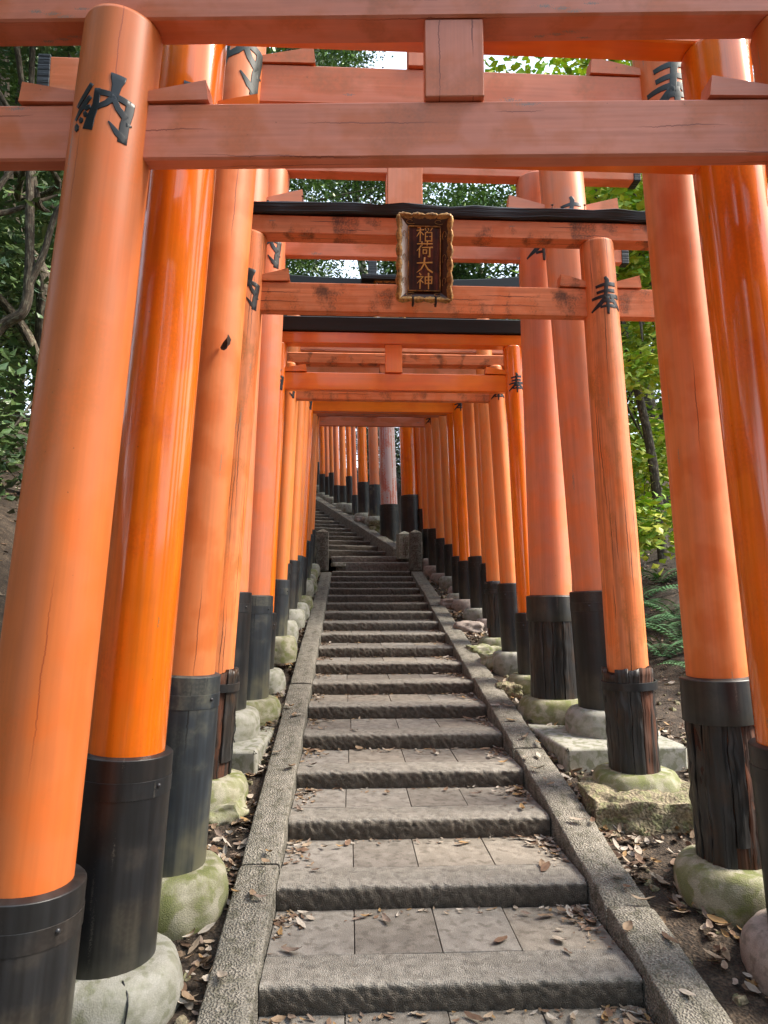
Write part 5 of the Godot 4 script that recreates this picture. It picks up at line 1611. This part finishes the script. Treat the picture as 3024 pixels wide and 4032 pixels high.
func make_litter() -> void:
	var cols := [Color(0.22, 0.15, 0.095), Color(0.15, 0.088, 0.055), Color(0.27, 0.205, 0.145), Color(0.31, 0.26, 0.21), Color(0.10, 0.058, 0.036), Color(0.25, 0.15, 0.06), Color(0.18, 0.13, 0.10), Color(0.38, 0.335, 0.285)]
	var meshes := []
	for k in 16:
		meshes.append(dry_leaf(rng.randf_range(0.06, 0.095), rng.randf_range(0.024, 0.042), rng.randf_range(0.05, 0.25) if k < 8 else rng.randf_range(0.35, 0.7), cols[k % 8], k + 3))
	# single leaves on the treads: pixel-sized ones further up are left to the litter
	var spots := []
	var tone := ["tan", "brown", "pale tan", "pale buff", "dark brown", "ochre", "dull brown", "whitish"]
	var ords := ["lowest", "second", "third", "fourth", "fifth", "sixth", "seventh", "eighth", "ninth", "tenth"]
	for n in range(-1, 9):
		var y := SLOPE * D0 + n * RISE
		var cnt := 22 if n < 4 else 14
		for k in cnt:
			var u := rng.randf()
			var x: float
			if u < 0.45: x = STAIR_R - absf(rng.randfn()) * 0.09 - 0.02
			elif u < 0.72: x = STAIR_L + absf(rng.randfn()) * 0.07 + 0.02
			else: x = rng.randf_range(STAIR_L + 0.05, STAIR_R - 0.05)
			x = clampf(x, STAIR_L + 0.02, STAIR_R - 0.02)
			# most gather against the foot of the next riser
			var back: float = RUN - 0.03 - absf(rng.randfn()) * 0.07 if rng.randf() < 0.62 else rng.randf_range(0.07, RUN - 0.05)
			back = clampf(back, 0.06, RUN - 0.02)
			spots.append([Vector3(x, y + 0.007, -(D0 + n * RUN + back)), "leaf on the %s tread, %s, %s" % [ords[n + 1], "by the right kerb" if x > STAIR_R - 0.22 else ("by the left kerb" if x < STAIR_L + 0.2 else ("right of middle" if x > 0.32 else "left of middle")), "against the riser" if back > RUN - 0.13 else ("near its front edge" if back < 0.2 else "on its paving")], "fallen leaves on the steps"])
	for k in 30:
		var d := rng.randf_range(1.9, 5.0)
		var left := rng.randf() < 0.45
		var x := STAIR_L - rng.randf_range(0.02, 0.14) if left else STAIR_R + rng.randf_range(0.02, 0.15)
		spots.append([Vector3(x, SLOPE * d + 0.042, -d), "leaf on the %s kerb, level with the %s tread" % ["left" if left else "right", ords[clampi(int((d - D0) / RUN) + 1, 0, 9)]], "fallen leaves on the kerbs"])
	var taken := {}
	for s in spots:
		var o := MeshInstance3D.new()
		var pick := rng.randi() % meshes.size()
		for tries in 16:   # no two leaves in the same spot look alike
			if not taken.has(str(pick) + s[1]): break
			pick = (pick + 1) % meshes.size()
		taken[str(pick) + s[1]] = true
		o.mesh = meshes[pick]
		o.material_override = M.leaf_dry
		put("fallen_leaf", o)
		o.position = s[0]
		o.rotation = Vector3(rng.randf_range(-0.25, 0.25), rng.randf() * TAU, rng.randf_range(-0.25, 0.25))
		var q := rng.randf_range(0.5, 0.95)
		o.scale = Vector3(q, q, q)
		tag(o, ("curled " if pick >= 8 else "flat ") + tone[pick % 8] + " " + s[1], "leaf", s[2])
	# drifts of leaves between kerbs and gate feet and over the banks
	var per := []
	for m in meshes: per.append([])
	for k in 19000:
		var d: float
		var x: float
		if k < 10500:
			d = 1.2 + pow(rng.randf(), 1.25) * 10.0
			if rng.randf() < 0.5: x = STAIR_L - 0.16 - pow(rng.randf(), 1.3) * 0.75
			else: x = STAIR_R + 0.17 + pow(rng.randf(), 1.3) * 0.95
		else:
			d = rng.randf_range(2.0, 14.0)
			x = rng.randf_range(1.7, 5.5) if rng.randf() < 0.5 else rng.randf_range(-4.0, -1.2)
		if wob.get_noise_2d(x * 2.5, d * 1.5 + 50.0) < -0.22: continue
		var y := terrain_y(x, d) + rng.randf_range(0.004, 0.022)
		var s := rng.randf_range(0.3, 0.9)
		var bs := Basis.from_euler(Vector3(rng.randfn() * 0.35, rng.randf() * TAU, rng.randfn() * 0.35)).scaled(Vector3(s, s, s))
		per[rng.randi() % meshes.size()].append(Transform3D(bs, Vector3(x, y, -d)))
	# crumbs of leaf swept into the corners of the treads
	for k in 4200:
		var n := rng.randi_range(-2, 17)
		var edge := rng.randf()
		var x := STAIR_R - 0.012 - absf(rng.randfn()) * 0.06
		if edge < 0.3: x = STAIR_L + 0.012 + absf(rng.randfn()) * 0.045
		elif edge < 0.5: x = rng.randf_range(STAIR_L, STAIR_R)
		var back: float = RUN - 0.015 - absf(rng.randfn()) * (0.14 if edge < 0.3 or edge >= 0.5 else 0.03)
		back = clampf(back, 0.04, RUN - 0.012)
		var s := rng.randf_range(0.12, 0.45)
		var bs := Basis.from_euler(Vector3(rng.randfn() * 0.15, rng.randf() * TAU, rng.randfn() * 0.15)).scaled(Vector3(s, s, s))
		per[rng.randi() % meshes.size()].append(Transform3D(bs, Vector3(clampf(x, STAIR_L + 0.01, STAIR_R - 0.01), SLOPE * D0 + n * RISE + 0.003, -(D0 + n * RUN + back))))
	for k in meshes.size():
		var mm := MultiMesh.new()
		mm.transform_format = MultiMesh.TRANSFORM_3D
		mm.mesh = meshes[k]
		mm.instance_count = per[k].size()
		for i in per[k].size(): mm.set_instance_transform(i, per[k][i])
		var o := MultiMeshInstance3D.new()
		o.multimesh = mm
		o.material_override = M.leaf_dry
		o.name = numbered("leaf_litter")
		add_child(o)
		tag(o, "drifts of dry leaves between the kerbs, gate feet and banks", "leaf litter", "leaf litter", "stuff")
	# twigs and pebbles among the leaves
	for kind in 2:
		var st := begin()
		if kind == 0: tube(st, PackedVector3Array([Vector3(-0.08, 0.004, 0), Vector3(-0.02, 0.008, 0.008), Vector3(0.04, 0.006, 0.002), Vector3(0.09, 0.01, 0.014)]), PackedFloat32Array([0.003, 0.0028, 0.0022, 0.0012]), 5)
		else: rock(st, Vector3(0.04, 0.026, 0.034), 0.3, 0.4, 3.0, 3)
		var mm := MultiMesh.new()
		mm.transform_format = MultiMesh.TRANSFORM_3D
		mm.mesh = st.commit()
		var spread := []
		for k in (260 if kind == 0 else 900):
			var d := 1.3 + rng.randf() * 8.0
			var x := STAIR_L - 0.17 - rng.randf() * 0.7
			if rng.randf() < 0.62: x = STAIR_R + 0.18 + rng.randf() * 1.3
			var s := rng.randf_range(0.4, 1.5) if kind == 0 else rng.randf_range(0.25, 1.1)
			spread.append(Transform3D(Basis(Vector3.UP, rng.randf() * TAU).scaled(Vector3(s, s, s)), Vector3(x, terrain_y(x, d) + 0.006, -d)))
		mm.instance_count = spread.size()
		for i in spread.size(): mm.set_instance_transform(i, spread[i])
		var o := MultiMeshInstance3D.new()
		o.multimesh = mm
		o.material_override = M.bark_dark if kind == 0 else M.rough_rock
		o.name = ["twig_litter", "pebble_litter"][kind]
		add_child(o)
		tag(o, ["thin dry twigs lying among the leaf litter", "small pebbles scattered on the earth by the kerbs"][kind], ["twigs", "pebbles"][kind], "", "stuff")
	# a curled leaf caught on a post
	var lf := MeshInstance3D.new()
	lf.mesh = dry_leaf(0.085, 0.05, 0.8, Color(0.06, 0.035, 0.025), 99)
	lf.material_override = M.leaf_dry
	put("fallen_leaf", lf)
	lf.position = Vector3(-0.455, 2.54, -2.625)
	lf.rotation = Vector3(1.2, 0.3, 1.4)
	tag(lf, "dark curled leaf caught on the flaking left post of the third gate", "leaf")
